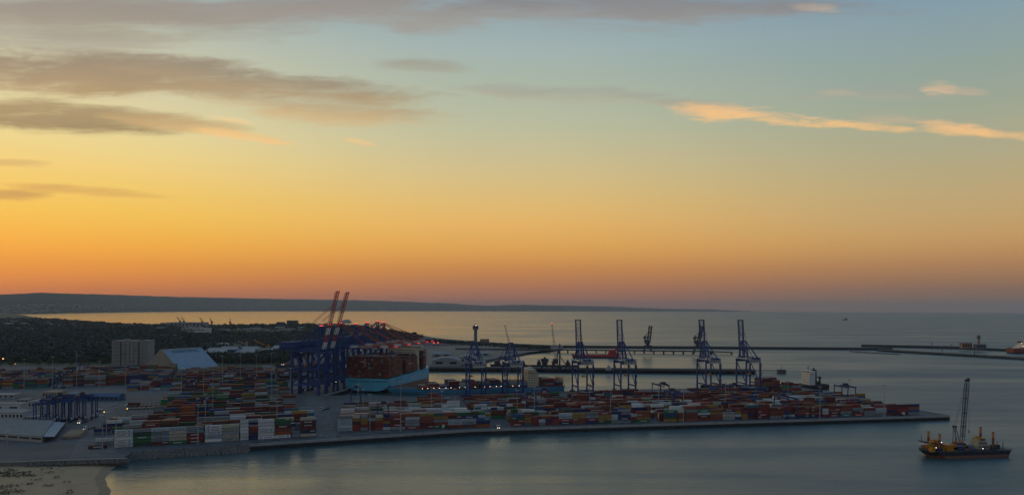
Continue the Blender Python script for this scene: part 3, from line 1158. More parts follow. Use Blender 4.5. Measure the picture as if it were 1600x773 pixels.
def build_containers():
    # the ones that show largest stand as things of their own, the rest as one mass
    def key(bx):
        d = math.hypot(bx['c'][0], bx['c'][1])
        return (0 if bx['prio'] else 1, 0 if bx['shown'] else 1, d)
    order = sorted(range(len(BOXES)), key=lambda i: key(BOXES[i]))
    single = [i for i in order if BOXES[i]['shown'] and math.hypot(BOXES[i]['c'][0], BOXES[i]['c'][1]) < 800][:300]
    sset = set(single)
    rowname = lambda n: 'front' if n == 1 else ordinal(n)
    for i in single:
        bx = BOXES[i]
        var = 0
        if bx['L'] > 7:
            q = rnd.random()
            if bx['col'] in ('white', 'pale grey', 'grey', 'beige'):
                var = 2 if q < 0.6 else 0
            elif bx['col'] == 'yellow':
                var = 3
            elif bx['col'] in ('green', 'navy blue', 'blue', 'red', 'dark red', 'teal'):
                var = 1 if q < 0.4 else (4 if q < 0.7 else 0)
            else:
                var = 4 if q < 0.3 else 0
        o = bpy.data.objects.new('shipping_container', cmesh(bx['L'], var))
        COL.objects.link(o)
        o.location = bx['c']
        o.rotation_euler = (0, 0, bx['rz'] + (math.pi if rnd.random() < 0.5 else 0))
        c = PAL[bx['col']]
        j = rnd.uniform(0.75, 1.2)
        o.color = (c[0] * j, c[1] * j, c[2] * j, 1)
        pos = 'only one' if bx['n'] == 1 else ('topmost' if bx['tier'] == bx['n'] else ('bottom one' if bx['tier'] == 1 else ordinal(bx['tier']) + ' up'))
        lab = f"{bx['col']} container, {pos} in the {ordinal(bx['idx'])} stack from left, {rowname(bx['row'])} row of {bx['block']}"
        tag(o, lab, 'container', 'shipping containers stacked in the ' + bx['block'])
    # the mass
    rest = [bx for i, bx in enumerate(BOXES) if i not in sset]
    vs, fs, cols = [], [], []
    for bx in rest:
        ca, sa = math.cos(bx['rz']), math.sin(bx['rz'])
        c = bx['c']
        o = len(vs)
        for z in (0, 2.5):
            for dx, dy in ((-1, -1), (1, -1), (1, 1), (-1, 1)):
                x, y = dx * bx['L'] / 2, dy * 1.22
                vs.append((c[0] + x * ca - y * sa, c[1] + x * sa + y * ca, c[2] + z))
        q = [(4, 5, 6, 7), (0, 1, 5, 4), (1, 2, 6, 5), (2, 3, 7, 6), (3, 0, 4, 7), (3, 2, 1, 0)]
        fs += [tuple(o + k for k in f) for f in q]
        p = PAL[bx['col']]
        j = rnd.uniform(0.7, 1.25)
        cols += [(p[0] * j, p[1] * j, p[2] * j, 1)] * 6
    me = bpy.data.meshes.new('container_stacks')
    me.from_pydata(vs, [], fs)
    me.materials.append(CONTS)
    at = me.attributes.new('paint', 'FLOAT_COLOR', 'FACE')
    at.data.foreach_set('color', np.array(cols, dtype=np.float32).ravel())
    o = bpy.data.objects.new('container_stacks', me)
    COL.objects.link(o)
    tag(o, 'mass of further multicoloured shipping containers stacked across the terminal', 'containers', kind='stuff')
    print('containers', len(single), len(rest))


build_containers()
# ------------------------------------------------------------------ ship-to-shore quay cranes


def lattice(b, p, q, w, h, m, n, t, chord=None):
    """Box lattice girder from p to q: four chords, posts and zigzag diagonals."""
    p, q = Vector(p), Vector(q)
    d = (q - p).normalized()
    s = Vector((1, 0, 0)) if abs(d.x) < 0.9 else Vector((0, 1, 0))
    s = (s - d * s.dot(d)).normalized()
    u = s.cross(d).normalized()
    mm = m if isinstance(m, list) else [m]

    def pt(f, a, c):
        return p.lerp(q, f) + s * (a * w / 2) + u * (c * h / 2)
    cs = [(-1, -1), (1, -1), (1, 1), (-1, 1)]
    for k in range(n):
        mk = mm[min(len(mm) - 1, int(k / n * len(mm)))]
        f0, f1 = k / n, (k + 1) / n
        for i, c in enumerate(cs):
            e = cs[(i + 1) % 4]
            b.beam(pt(f0, *c), pt(f1, *c), chord or t, mk)
            b.beam(pt(f1, *c), pt(f1, *e), t * 0.8, mk)
            b.beam(pt(f0, *(c if k % 2 else e)), pt(f1, *(e if k % 2 else c)), t * 0.8, mk)


def quay_crane(name, label, loc, rz, G, S, zp, apex, boom_len, up, ang, group, stripes, lean=0.0):
    """Local axes: x along the quay, y towards the berth."""
    t = thing(name, label, 'quay crane', loc, rz, group)
    big = G > 30
    lw = 1.9 if big else 1.5
    g2, s2 = G / 2, S / 2
    for sx in (-1, 1):
        for sy in (-1, 1):
            b = MB()
            b.beam((sx * s2, sy * g2, 2.6), (sx * s2, sy * g2, zp), lw, BLUE, lw * 1.25)
            leg = b.build('leg', t)
            b = MB()
            for k in (-1.5, -0.5, 0.5, 1.5):
                b.box((sx * s2 + k * 1.7, sy * g2, 0.55), (1.2, 0.7, 1.1), STEEL)
            b.box((sx * s2, sy * g2, 1.55), (7.0, 1.1, 0.9), BLUE)
            b.box((sx * s2, sy * g2, 2.3), (3.0, 1.3, 0.9), BLUE)
            b.build('bogie', t)
    zs = 12.0 if big else 8.5
    for sx in (-1, 1):
        b = MB()
        b.beam((sx * s2, -g2 + lw / 2, zs), (sx * s2, g2 - lw / 2, zs), lw * 0.8, BLUE, lw)
        b.build('sill_beam', t)
        b = MB()
        b.beam((sx * s2, g2 - lw * 0.6, zp - 3), (sx * s2, -g2 + lw * 0.6, zs + 1.2), lw * 0.55, BLUE)
        b.build('brace', t)
        b = MB()
        b.beam((sx * s2, -g2 - lw * 0.62, zp + 0.8), (sx * s2, g2 + lw * 0.62, zp + 0.8), lw, BLUE, 1.6)
        b.build('portal_beam', t)
    for sy in (-1, 1):
        b = MB()
        b.beam((-s2 + lw / 2, sy * g2, zp - 1.4), (s2 - lw / 2, sy * g2, zp - 1.4), lw * 0.9, BLUE, 2.6)
        b.build('cross_beam', t)
        if sy < 0:
            b = MB()
            b.beam((-s2 + lw / 2, sy * g2, 4.6), (s2 - lw / 2, sy * g2, 4.6), lw * 0.7, BLUE, 1.0)
            b.build('tie_beam', t)
    if big:
        for sx in (-1, 1):
            b = MB()
            b.beam((sx * s2, -g2 + lw * 0.6, zp - 3), (sx * s2, 0, zp * 0.62), 0.8, BLUE)
            b.beam((sx * s2, -g2 + lw / 2, zp * 0.6), (sx * s2, g2 - lw / 2, zp * 0.6), 1.1, BLUE, 1.3)
            b.build('mid_beam', t)
        for sy in (-1, 1):
            b = MB()
            b.beam((-s2, sy * g2, zp - 4), (0, sy * g2, zp * 0.55), 0.7, BLUE)
            b.beam((s2, sy * g2, zp - 4), (0, sy * g2, zp * 0.55), 0.7, BLUE)
            b.beam((-s2, sy * g2, zp * 0.54), (s2, sy * g2, zp * 0.54), 1.0, BLUE)
            b.build('leg_brace', t)
    # trolley girders with the back reach
    back = -g2 - (20 if big else 10)
    hinge = g2 + 3
    b = MB()
    for sx in (-1, 1):
        b.beam((sx * 3.1, back, zp + 3.0), (sx * 3.1, hinge, zp + 3.0), 1.3, BLUE, 2.4)
    for k in range(8):
        y = back + (hinge - back) * k / 7
        b.beam((-2.4, y, zp + 3.2), (2.4, y, zp + 3.2), 0.6, BLUE)
    b.build('trolley_girder', t)
    # machinery house
    b = MB()
    hx = 6.5 if big else 7.4
    hy0 = back + 2 if big else -g2 - 2.5
    hl = 20 if big else 12
    hxc = 0 if big else 1.6
    zb = zp + 4.4 if big else zp - 3.2
    zh = 6.5
    hm = BLUE if big else HOUSEGREY
    b.box((hxc, hy0 + hl / 2, zb + zh / 2), (hx * 2, hl, zh), hm)
    b.box((hxc, hy0 + hl / 2, zb + zh + 0.25), (hx * 2 + 0.6, hl + 0.6, 0.5), hm)
    for k in range(4):
        b.box((hxc - hx - 0.06, hy0 + hl * (k + 0.5) / 4, zb + zh * 0.5), (0.1, hl * 0.12, 1.6), GLASS)
        b.box((hxc - hx + 2 * hx * (k + 0.5) / 4, hy0 - 0.06, zb + zh * 0.45), (2.0, 0.1, 1.4), STEEL)
    b.build('machinery_house', t)
    # A-frame with apex beam
    b = MB()
    ya = g2 - 1.0
    for sx in (-1, 1):
        b.beam((sx * (s2 - 2.5), g2, zp + 1.6), (sx * 2.6, ya, apex), 1.1, BLUE)
        b.beam((sx * (s2 - 2.5), -g2, zp + 1.6), (sx * 2.6, ya - 1.0, apex - 0.4), 0.9, BLUE)
        b.beam((sx * 3.4, g2 - 5, zp + 4.2), (sx * 2.6, ya, apex), 0.8, BLUE)
    b.beam((-3.4, ya, apex), (3.4, ya, apex), 1.3, BLUE)
    zm = (zp + apex) / 2
    b.beam((-(s2 + 0.1) / 2, g2 - 0.5, zm), ((s2 + 0.1) / 2, g2 - 0.5, zm), 0.8, BLUE)
    b.build('apex_frame', t)
    b = MB()
    for sx in (-1, 1):
        b.beam((sx * 2.6, ya, apex), (sx * 3.1, back + 4, zp + 4.3), 0.4, BLUE)
    b.build('back_stay', t)
    if big:
        for sx in (-1, 1):
            b = MB()
            b.box((sx * 2.6, ya, apex + 1.0), (1.5, 1.5, 1.0), REDLAMP)
            b.build('warning_light', t)
    # boom
    a = R(ang) if up else 0.0
    hz = zp + 3.0
    tip = Vector((0, hinge + boom_len * math.cos(a), hz + boom_len * math.sin(a)))
    b = MB()
    base = Vector((0, hinge, hz))
    seg = stripes
    if big:
        ns = len(seg)
        for sx in (-1, 1):
            o = Vector((sx * 3.2, 0, 0))
            nrm = Vector((0, -math.sin(a), math.cos(a)))
            for k in range(ns):
                p0, p1 = base.lerp(tip, k / ns), base.lerp(tip, (k + 1) / ns)
                b.beam(p0 + o, p1 + o, 0.55, seg[k], 0.8)
                b.beam(p0 + o + nrm * 1.9, p1 + o + nrm * 1.9, 0.4, seg[k], 0.45)
                for j in range(3):
                    q0, q1 = p0.lerp(p1, j / 3), p0.lerp(p1, (j + 1) / 3)
                    b.beam(q0 + o, q1 + o + nrm * 1.9, 0.3, seg[k])
        for k in range(13):
            c = base.lerp(tip, k / 12)
            b.beam(c + Vector((-2.9, 0, 0)), c + Vector((2.9, 0, 0)), 0.4, seg[min(ns - 1, int(k / 13 * ns))])
        b.beam(tip + Vector((-4.2, 0, 0.3)), tip + Vector((4.2, 0, 0.3)), 0.9, RED)
    else:
        lattice(b, base, tip, 6.2, 2.6, seg, 10, 0.42, 0.75)
        b.beam(tip + Vector((-4.0, 0, 0.2)), tip + Vector((4.0, 0, 0.2)), 1.0, NAVY)
        mid = base.lerp(tip, 0.36)
        b.box(mid, (3.2, 2.0, 3.0), NAVY)
    bo = b.build('boom', t)
    if big:
        for sx in (-1, 1):
            b = MB()
            b.box((sx * 3.2, tip.y + (0 if not up else 0.4), tip.z + 1.3), (0.9, 0.9, 0.7), RED if up else REDLAMP)
            b.build('tip_cap' if up else 'tip_light', t)
    b = MB()
    if up:
        m1, m2 = base.lerp(tip, 0.42), base.lerp(tip, 0.8)
        elbow = Vector((0, ya - 9, apex + 6)) if big else Vector((0, ya - 2, apex + 3))
        for sx in (-1, 1):
            x = sx * 2.6
            b.beam((x, ya, apex), elbow + Vector((x, 0, 0)), 0.35, seg[0])
            b.beam(elbow + Vector((x, 0, 0)), m2 + Vector((x, 0, 0)), 0.35, seg[-1])
            b.beam((x, ya, apex + 0.4), m1 + Vector((x, 0, 0)), 0.3, seg[0])
    else:
        for f in (0.45, 0.92):
            m1 = base.lerp(tip, f)
            for sx in (-1, 1):
                b.beam((sx * 2.6, ya, apex), m1 + Vector((sx * 3.0, 0, 1.3)), 0.42, seg[-1] if big else BLUE)
    b.build('fore_stay', t)
    # trolley with cab, and the spreader on its ropes
    ty = -g2 * 0.25 if up else hinge + boom_len * 0.42
    b = MB()
    b.box((0, ty, zp + 1.35), (5.6, 5.0, 0.9), STEEL)
    b.box((0, ty + 1, zp + 0.3), (3.0, 2.4, 1.2), STEEL)
    b.build('trolley', t)
    b = MB()
    b.box((2.9, ty - 3.8, zp - 0.4), (2.2, 2.6, 2.6), WHITE)
    b.box((2.9, ty - 5.13, zp - 0.5), (1.9, 0.08, 1.7), GLASS)
    b.build('operator_cab', t)
    sz = 20.0 if not big else 34.0
    b = MB()
    for sx in (-1, 1):
        for sy in (-1, 1):
            b.beam((sx * 1.6, ty + sy * 0.8, zp), (sx * 1.3, ty + sy * 0.5, sz + 1.8), 0.09, STEEL)
    b.build('hoist_ropes', t)
    b = MB()
    b.box((0, ty, sz), (6.1, 2.3, 0.5), YELLOW)
    b.box((0, ty, sz + 1.0), (3.6, 1.8, 1.3), YELLOW)
    for sx in (-1, 1):
        b.box((sx * 3.0, ty, sz - 0.35), (0.4, 2.5, 0.7), YELLOW)
    b.build('spreader', t)
    # zigzag stair tower on one landside leg
    b = MB()
    n = 7
    for k in range(n):
        z0, z1 = 3 + (zp - 5) * k / n, 3 + (zp - 5) * (k + 1) / n
        y0, y1 = (-g2 - 1.6, -g2 - 4.4) if k % 2 else (-g2 - 4.4, -g2 - 1.6)
        b.beam((s2, y0, z0), (s2, y1, z1), 0.7, BLUE, 0.22)
        b.box((s2, y1, z1), (1.2, 1.2, 0.12), BLUE)
    b.build('stair', t)
    return t


# six cranes of the pier, placed by the bearing of their landside left leg
def on_line(px, O, U):
    return O + U * row_x(O, U, px)


QL = PB + V1 * 232                                # landside rail
info = [
    ('blue quay crane with lowered boom, leftmost on the pier nearest the lighthouse tower', 731, False),
    ('blue quay crane with lowered boom beside the beige ship superstructure', 790, False),
    ('blue quay crane with raised boom just right of the beige ship superstructure', 903.5, True),
    ('blue quay crane with raised boom in front of the red ship', 970.5, True),
    ('blue quay crane with raised boom in front of the second jetty crane', 1103.5, True),
    ('blue quay crane with raised boom at the right end of the pier row', 1166.5, True)]
for k, (lab, px, up) in enumerate(info):
    p = on_line(px, QL, U1)
    if k < 2:
        p = p - V1 * (14 if k == 0 else 9)
    rz = A1 if k > 1 else A1 + R(1.5)
    c = p + U1 * 9.5 + V1 * 12.5
    quay_crane('quay_crane', lab, (c.x, c.y, GZ), rz, 25.0, 19.0, 38.0, 61.5, 48.0 if up else 44.0, up, 84, 'blue quay cranes on the container pier', [BLUE])

BOOMW = mat('weathered_boom_pink', (0.42, 0.25, 0.2), 0.6, var=0.25, scale=0.2)
# seven large cranes over the light blue ship
QW = E0 + SL * 3.0                                # waterside rail
info = [
    (503.5, True, 'large blue crane with red and white raised boom, front one of the ship row'),
    (516.5, True, 'large blue crane with red and white raised boom, second of the ship row'),
    (533, False, 'large blue crane with lowered boom, third from the front beside the light blue ship'),
    (557, False, 'large blue crane with lowered boom, fourth from the front beside the light blue ship'),
    (575, False, 'large blue crane with lowered boom, fifth from the front beside the light blue ship'),
    (591, False, 'large blue crane with lowered boom, sixth from the front beside the light blue ship'),
    (601, False, 'large blue crane with lowered boom, farthest of the row beside the light blue ship')]
# x along the quay must keep x cross y = up: the quay runs away along -x there
for k, (px, up, lab) in enumerate(info):
    p = on_line(px, QW, SA)
    c = p + SL * 17.0
    seg = [WHITE, RED, WHITE, RED, BOOMW, RED, RED, RED] if up else [BLUE, WHITE, BOOMW, BOOMW, RED, WHITE, RED]
    rz = math.atan2(-SL.x * -1, -SL.y * -1)       # angle whose y axis is -SL
    yv = -SL
    rz = math.atan2(-yv.x, yv.y)
    quay_crane('quay_crane', lab, (c.x, c.y, GZ), rz, 34.0, 19.0, 51.0, 81.0 + (k % 3), 70.0, up, 76 - k * 2, 'large blue quay cranes beside the light blue ship', seg)


# ------------------------------------------------------------------ yard gantry cranes on rubber tyres
def yard_gantry(label, loc, rz, span=23.5, hgt=19.0, wb=11.0, group='blue yard gantry cranes', trolley=0.25):
    t = thing('yard_gantry_crane', label, 'gantry crane', loc, rz, group)
    for sy in (-1, 1):
        for sx in (-1, 1):
            b = MB()
            b.beam((sx * wb / 2, sy * span / 2, 1.6), (sx * wb / 2 * 0.82, sy * span / 2, hgt - 0.7), 0.75, BLUE)
            b.build('leg', t)
            b = MB()
            for q in (-0.9, 0.9):
                b.tube((sx * wb / 2 + q, sy * span / 2 - 0.45, 0.8), (sx * wb / 2 + q, sy * span / 2 + 0.45, 0.8), 0.8, RUBBER, 10)
            b.build('wheel', t)
        b = MB()
        b.beam((-wb / 2 - 1.2, sy * span / 2, 1.95), (wb / 2 + 1.2, sy * span / 2, 1.95), 1.0, BLUE, 0.9)
        b.box((0.6, sy * (span / 2 + 0.2), 3.2), (3.2, 1.3, 1.6), HOUSEGREY)
        b.build('sill_beam', t)
    for sx in (-1, 1):
        b = MB()
        b.beam((sx * wb / 2 * 0.82, -span / 2 - 1.2, hgt), (sx * wb / 2 * 0.82, span / 2 + 1.2, hgt), 1.0, BLUE, 1.5)
        b.build('girder', t)
    b = MB()
    y = span * (trolley - 0.5)
    b.box((0, y, hgt + 1.2), (wb * 0.9, 5.0, 0.8), NAVY)
    b.box((0.6, y, hgt + 2.5), (4.6, 3.2, 1.9), NAVY)
    b.build('trolley', t)
    b = MB()
    b.box((wb * 0.2, y + 3.2, hgt - 1.8), (1.8, 1.8, 2.2), WHITE)
    b.box((wb * 0.2, y + 4.14, hgt - 1.9), (1.5, 0.06, 1.4), GLASS)
    b.build('operator_cab', t)
    return t


def place_gantry(px, py, label, group='blue yard gantry cranes over the pier stacks', rz=A1, **k):
    p = W(px, py, GZ)
    return yard_gantry(label, (p.x, p.y, GZ), rz, group=group, **k)


place_gantry(598, 664, 'blue yard gantry crane over the small mixed stacks near the apron')
place_gantry(826, 648, 'blue yard gantry crane left of the blue and green topped stack', trolley=0.6)
place_gantry(848, 638, 'blue yard gantry crane in front of the blue ship hull stern', trolley=0.4)
place_gantry(1032, 632, 'tall blue yard gantry crane behind the lane gap in the pier', hgt=22.0)
place_gantry(1052, 641, 'blue yard gantry crane close behind the green topped front stack', trolley=0.7)
place_gantry(1143, 628, 'dark blue yard gantry crane below the two right quay cranes')
place_gantry(1227, 651, 'blue yard gantry crane at the right open lane of the pier', trolley=0.75)
place_gantry(1320, 630, 'blue yard gantry crane farthest right on the pier', trolley=0.5)
place_gantry(556, 634, 'blue yard gantry crane below the light blue ship stern')
place_gantry(316, 656, 'blue yard gantry crane amid the west stacks', 'blue yard gantry cranes of the west yard', R(21))
place_gantry(300, 622, 'blue yard gantry crane farther back amid the west stacks', 'blue yard gantry cranes of the west yard', R(21))
place_gantry(95, 605, 'blue yard gantry crane over the back field stacks left of the tall block', 'blue yard gantry cranes of the back field', R(21))
place_gantry(128, 590, 'far blue yard gantry crane over the back field stacks', 'blue yard gantry cranes of the back field', R(21))
place_gantry(352, 604, 'blue yard gantry crane right of the sheet roofed store', 'blue yard gantry cranes of the back field', R(21))
place_gantry(395, 612, 'blue yard gantry crane between the west stacks and the large cranes', 'blue yard gantry cranes of the back field', R(21))
# the parked row beside the long shed
O4 = W(72, 660, GZ)
D4 = (W(133, 655, GZ) - O4)
words = ['leftmost', 'second', 'third', 'fourth', 'fifth', 'sixth', 'seventh', 'eighth', 'rightmost']
for k in range(9):
    p = O4 + D4 * (k / 8.0) + V2 * ((k % 3) * 9 - 6)
    yard_gantry(f'blue yard gantry crane, {words[k]} of the row parked behind the long shed', (p.x, p.y, GZ), R(21) + R(90) * (1 if k % 2 else 0.97), span=15 + (k * 5) % 4, hgt=18 + (k * 7) % 5, wb=8.0,
                group='blue yard gantry cranes parked behind the long shed', trolley=0.3 + 0.07 * (k % 5))
# ------------------------------------------------------------------ ships
HULLBLUE = mat('light_blue_hull', (0.07, 0.33, 0.46), 0.5, var=0.18, scale=0.05, stain=0.12)
HULLBLUE2 = mat('mid_blue_hull', (0.04, 0.19, 0.32), 0.5, var=0.2, scale=0.06, stain=0.15)
ANTIFOUL = mat('red_brown_bottom_paint', (0.16, 0.055, 0.04), 0.7, var=0.3, scale=0.1)
DARKHULL = mat('black_blue_hull', (0.018, 0.026, 0.042), 0.55, var=0.3, scale=0.15)
DECK = mat('deck_paint', (0.09, 0.07, 0.06), 0.8, var=0.3, scale=0.2)
CREAM = mat('cream_superstructure', (0.62, 0.52, 0.38), 0.6, var=0.12, scale=0.1, stain=0.1)
SHIPRED = mat('ship_red', (0.42, 0.03, 0.025), 0.5, var=0.2, scale=0.1)
LASH = mat('lashing_bridge_brown', (0.16, 0.05, 0.035), 0.65, var=0.3, scale=0.2)


def hull_rings(L, B, z0, z1, stern=0.92, bowrise=1.5, flare=1.0, transom=0.0, n=13, rake=8.0, fine=0.22):
    """Horizontal section rings (port+starboard outlines) from bottom to deck, bow towards +x."""
    rings = []
    lv = [(0.0, 0.86, 0.0), (0.35, 0.95, 0.35), (0.7, 1.0, 0.7), (1.0, 1.0, 1.0)]
    for t, wf, rk in lv:
        pts = []
        half = []
        for k in range(n):
            f = k / (n - 1)
            x = -L / 2 + L * f
            bow = max(0.0, (f - (1 - fine - 0.10 * (1 - t))) / (fine + 0.10 * (1 - t)))
            ster = max(0.0, 1 - f / 0.12)
            w = B / 2 * wf * (1 - bow ** (1.7 + 0.8 * t) * 0.985) * (1 - (1 - stern) * ster) * (1 - transom * (1 - t) ** 1.3 * ster)
            xx = x - rake * (1 - t) * bow + (transom * 9 * (1 - t) * ster)
            zz = z0 + (z1 - z0) * t + (bowrise * max(0.0, (f - 0.8) / 0.2) ** 1.5 if t == 1.0 else 0)
            half.append((xx, w, zz))
        pts = [(x, -w, z) for x, w, z in half] + [(x, w, z) for x, w, z in reversed(half)]
        rings.append(pts)
    return rings


def hull_part(parent, L, B, zb, zd, paint, boot, **k):
    """Hull in two bands: bottom paint to zb, side colour to the deck."""
    b = MB()
    allr = hull_rings(L, B, -3.0, zd, **k)
    rings = []
    for r in allr:
        rings.append(r)
    # split at zb by interpolation between first two rings above
    def at(z):
        for a, c in zip(allr, allr[1:]):
            za, zc = a[0][2], c[0][2]
            if za <= z <= zc:
                f = (z - za) / (zc - za)
                return [tuple(p[i] + (q[i] - p[i]) * f for i in range(3)) for p, q in zip(a, c)]
        return allr[-1]
    low = [r for r in allr if r[0][2] < zb - 0.05] + [at(zb)]
    up = [at(zb)] + [r for r in allr if r[0][2] > zb + 0.05]
    b.loft(low, boot, cap=False)
    b.loft(up, paint, cap=False)
    top = up[-1]
    n = len(top) // 2
    o = len(b.v)
    b.add([(x, y, z - 0.9) for x, y, z in top], [(i, i + 1, 2 * n - 2 - i, 2 * n - 1 - i) for i in range(n - 1)], DECK)
    return b.build('hull', parent)


def box_pile(b, rr, x0, x1, B, z0, hts, across, L=12.19, seed=None):
    pass


def deck_cargo(name, label, bays, loc, rz, seed, mix, kind=True):
    """Containers carried on deck as one mass: bays = list of (x, half width rows, tiers per row fn)."""
    rr = random.Random(seed)
    vs, fs, cols = [], [], []
    for x, L, rows, zb, hfun in bays:
        for r in range(rows):
            y = (r - (rows - 1) / 2) * 2.5
            for k in range(hfun(r, rr)):
                o = len(vs)
                z0 = zb + k * TH
                for z in (z0, z0 + 2.52):
                    for dx, dy in ((-1, -1), (1, -1), (1, 1), (-1, 1)):
                        vs.append((x + dx * L / 2, y + dy * 1.2, z))
                fs += [tuple(o + i for i in f) for f in ((4, 5, 6, 7), (0, 1, 5, 4), (1, 2, 6, 5), (2, 3, 7, 6), (3, 0, 4, 7), (3, 2, 1, 0))]
                p = PAL[NAMES[rr.choice(mix)]]
                j = rr.uniform(0.6, 1.2)
                cols += [(p[0] * j, p[1] * j, p[2] * j, 1)] * 6
    me = bpy.data.meshes.new(name)
    me.from_pydata(vs, [], fs)
    me.materials.append(CONTS)
    at = me.attributes.new('paint', 'FLOAT_COLOR', 'FACE')
    at.data.foreach_set('color', np.array(cols, dtype=np.float32).ravel())
    o = bpy.data.objects.new(name, me)
    COL.objects.link(o)
    o.location = loc
    o.rotation_euler = (0, 0, rz)
    return tag(o, label, 'containers', kind='stuff')


def lettering(name, body, size, m, parent, loc, rot, spacing=1.0, extrude=0.05):
    cu = bpy.data.curves.new(name, 'FONT')
    cu.body = body
    cu.size = size
    cu.extrude = extrude
    cu.space_character = spacing
    cu.align_x = 'CENTER'
    cu.align_y = 'CENTER'
    cu.materials.append(m)
    tmp = bpy.data.objects.new(name, cu)
    COL.objects.link(tmp)
    me = bpy.data.meshes.new_from_object(tmp.evaluated_get(bpy.context.evaluated_depsgraph_get()))
    bpy.data.objects.remove(tmp)
    bpy.data.curves.remove(cu)
    me.name = name
    o = bpy.data.objects.new(name, me)
    COL.objects.link(o)
    o.parent = parent
    o.location = loc
    o.rotation_euler = rot
    return o


def window_row(b, x0, x1, n, y, z, w, h, m, axis='x', d=0.1):
    for k in range(n):
        c = x0 + (x1 - x0) * (k + 0.5) / n
        if axis == 'x':
            b.box((c, y, z), (w, d, h), m)
        else:
            b.box((y, c, z), (d, w, h), m)


LETTER = mat('dark_blue_lettering', (0.015, 0.05, 0.13), 0.6, var=0.1)



def hull_shade_paint():
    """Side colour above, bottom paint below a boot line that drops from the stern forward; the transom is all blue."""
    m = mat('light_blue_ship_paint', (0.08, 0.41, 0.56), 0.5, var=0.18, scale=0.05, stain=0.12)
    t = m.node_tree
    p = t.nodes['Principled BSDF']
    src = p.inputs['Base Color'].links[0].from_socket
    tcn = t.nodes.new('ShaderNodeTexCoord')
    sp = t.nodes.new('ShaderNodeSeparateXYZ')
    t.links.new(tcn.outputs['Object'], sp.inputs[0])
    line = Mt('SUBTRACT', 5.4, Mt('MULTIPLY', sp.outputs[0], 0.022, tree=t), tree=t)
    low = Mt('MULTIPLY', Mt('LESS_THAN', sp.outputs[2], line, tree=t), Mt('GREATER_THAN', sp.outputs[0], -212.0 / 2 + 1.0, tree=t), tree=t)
    t.links.new(mixc(low, src, (0.07, 0.03, 0.028), t), p.inputs['Base Color'])  # bottom paint darkened and carried higher to paint in shade under the hull
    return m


SHIPPAINT = hull_shade_paint()
# --- the big light blue ship, seen from astern (length as far as its bow shows)
SL_ = 212.0
sc = Vector((-183.5, 935, 0)) + SA * (SL_ / 2)
rz = math.pi / 2 - SHIP_AX
ship = thing('container_ship', 'huge light blue container ship with its stern towards the pier, stacked with red containers', 'ship', (sc.x, sc.y, 0), rz)
BM, DZ1 = 57.0, 18.0
# stern: flat transom with rounded lower corners, drawn as its own lofted block
b = MB()
n = 16


def section(w, zt, zb, r):
    pts = []
    for i in range(7):
        a = -math.pi / 2 * (i / 6)
        k = 1.75 if zb > 1 else 1.3
        pts.append((w - r * k + r * k * math.cos(a), zb + r + r * math.sin(a)))
    return [(w, zt)] + pts + [(-p[0], p[1]) for p in reversed(pts)] + [(-w, zt)]


secs = [(-SL_ / 2, BM / 2, DZ1, 2.4, 9.5), (-SL_ / 2 + 8, BM / 2, DZ1, 3.0, 8.5), (-SL_ / 2 + 10, BM / 2, DZ1, 0.0, 9.0), (-SL_ / 2 + 34, BM / 2, DZ1, -2.8, 6.0), (0, BM / 2, DZ1, -3, 2.5), (SL_ * 0.22, BM / 2, DZ1, -3, 2.5),
        (SL_ * 0.34, BM / 2 * 0.9, DZ1 + 0.6, -3, 5.0), (SL_ * 0.43, BM / 2 * 0.62, DZ1 + 1.4, -3, 8.0), (SL_ * 0.485, BM / 2 * 0.3, DZ1 + 2.1, 0, 7.5), (SL_ * 0.515, 0.8, DZ1 + 2.6, 7.0, 3.0)]
rings = [[(x, y, z) for y, z in section(w, zt, zb, min(r, (zt - zb) * 0.62))] for x, w, zt, zb, r in secs]
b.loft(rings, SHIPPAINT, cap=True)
hull = b.build('hull', ship)
for txt, y, sz in (('MAERSK', 18.0, 3.3), ('TAURUS', 4.0, 3.3), ('LINE', -7.0, 3.3), ('DENMARK', -19.0, 3.3)):
    lettering('lettering', txt, sz, LETTER, ship, (-SL_ / 2 - 0.12, y, DZ1 - 3.6), (R(90), 0, R(-90)), 1.05)
lettering('lettering', 'MAERSK LINE', 9.0, mat('white_hull_lettering', (0.6, 0.62, 0.62), 0.6, var=0.1), ship, (SL_ * 0.05, -BM / 2 - 0.12, 10.5), (R(90), 0, 0), 1.3)
b = MB()
for xx in (-30, -14):
    b.box((-SL_ / 2 + 60 + xx, -BM / 2 - 0.1, DZ1 - 3), (1.2, 0.2, 4), NAVY)
b.box((-SL_ / 2 + 3, 0, DZ1 + 0.25), (5, BM - 1.5, 0.5), DECK)
for k in range(24):
    b.box((-SL_ / 2 + 0.35, -BM / 2 + 1.2 + k * (BM - 2.4) / 23, DZ1 + 0.9), (0.12, 0.12, 1.2), GREYSTEEL)
b.box((-SL_ / 2 + 0.35, 0, DZ1 + 1.5), (0.12, BM - 2, 0.1), GREYSTEEL)
b.build('stern_rail', ship)
# lashing bridges
for x in (-91, -65, -50, -13, 14):
    b = MB()
    for k in range(13):
        b.box((x, -BM / 2 + 1.5 + k * (BM - 3) / 12, DZ1 + 5), (0.7, 0.6, 10), LASH)
    for z in (4, 7, 10):
        b.box((x, 0, DZ1 + z), (1.2, BM - 2, 0.4), LASH)
    b.build('lashing_bridge', ship)
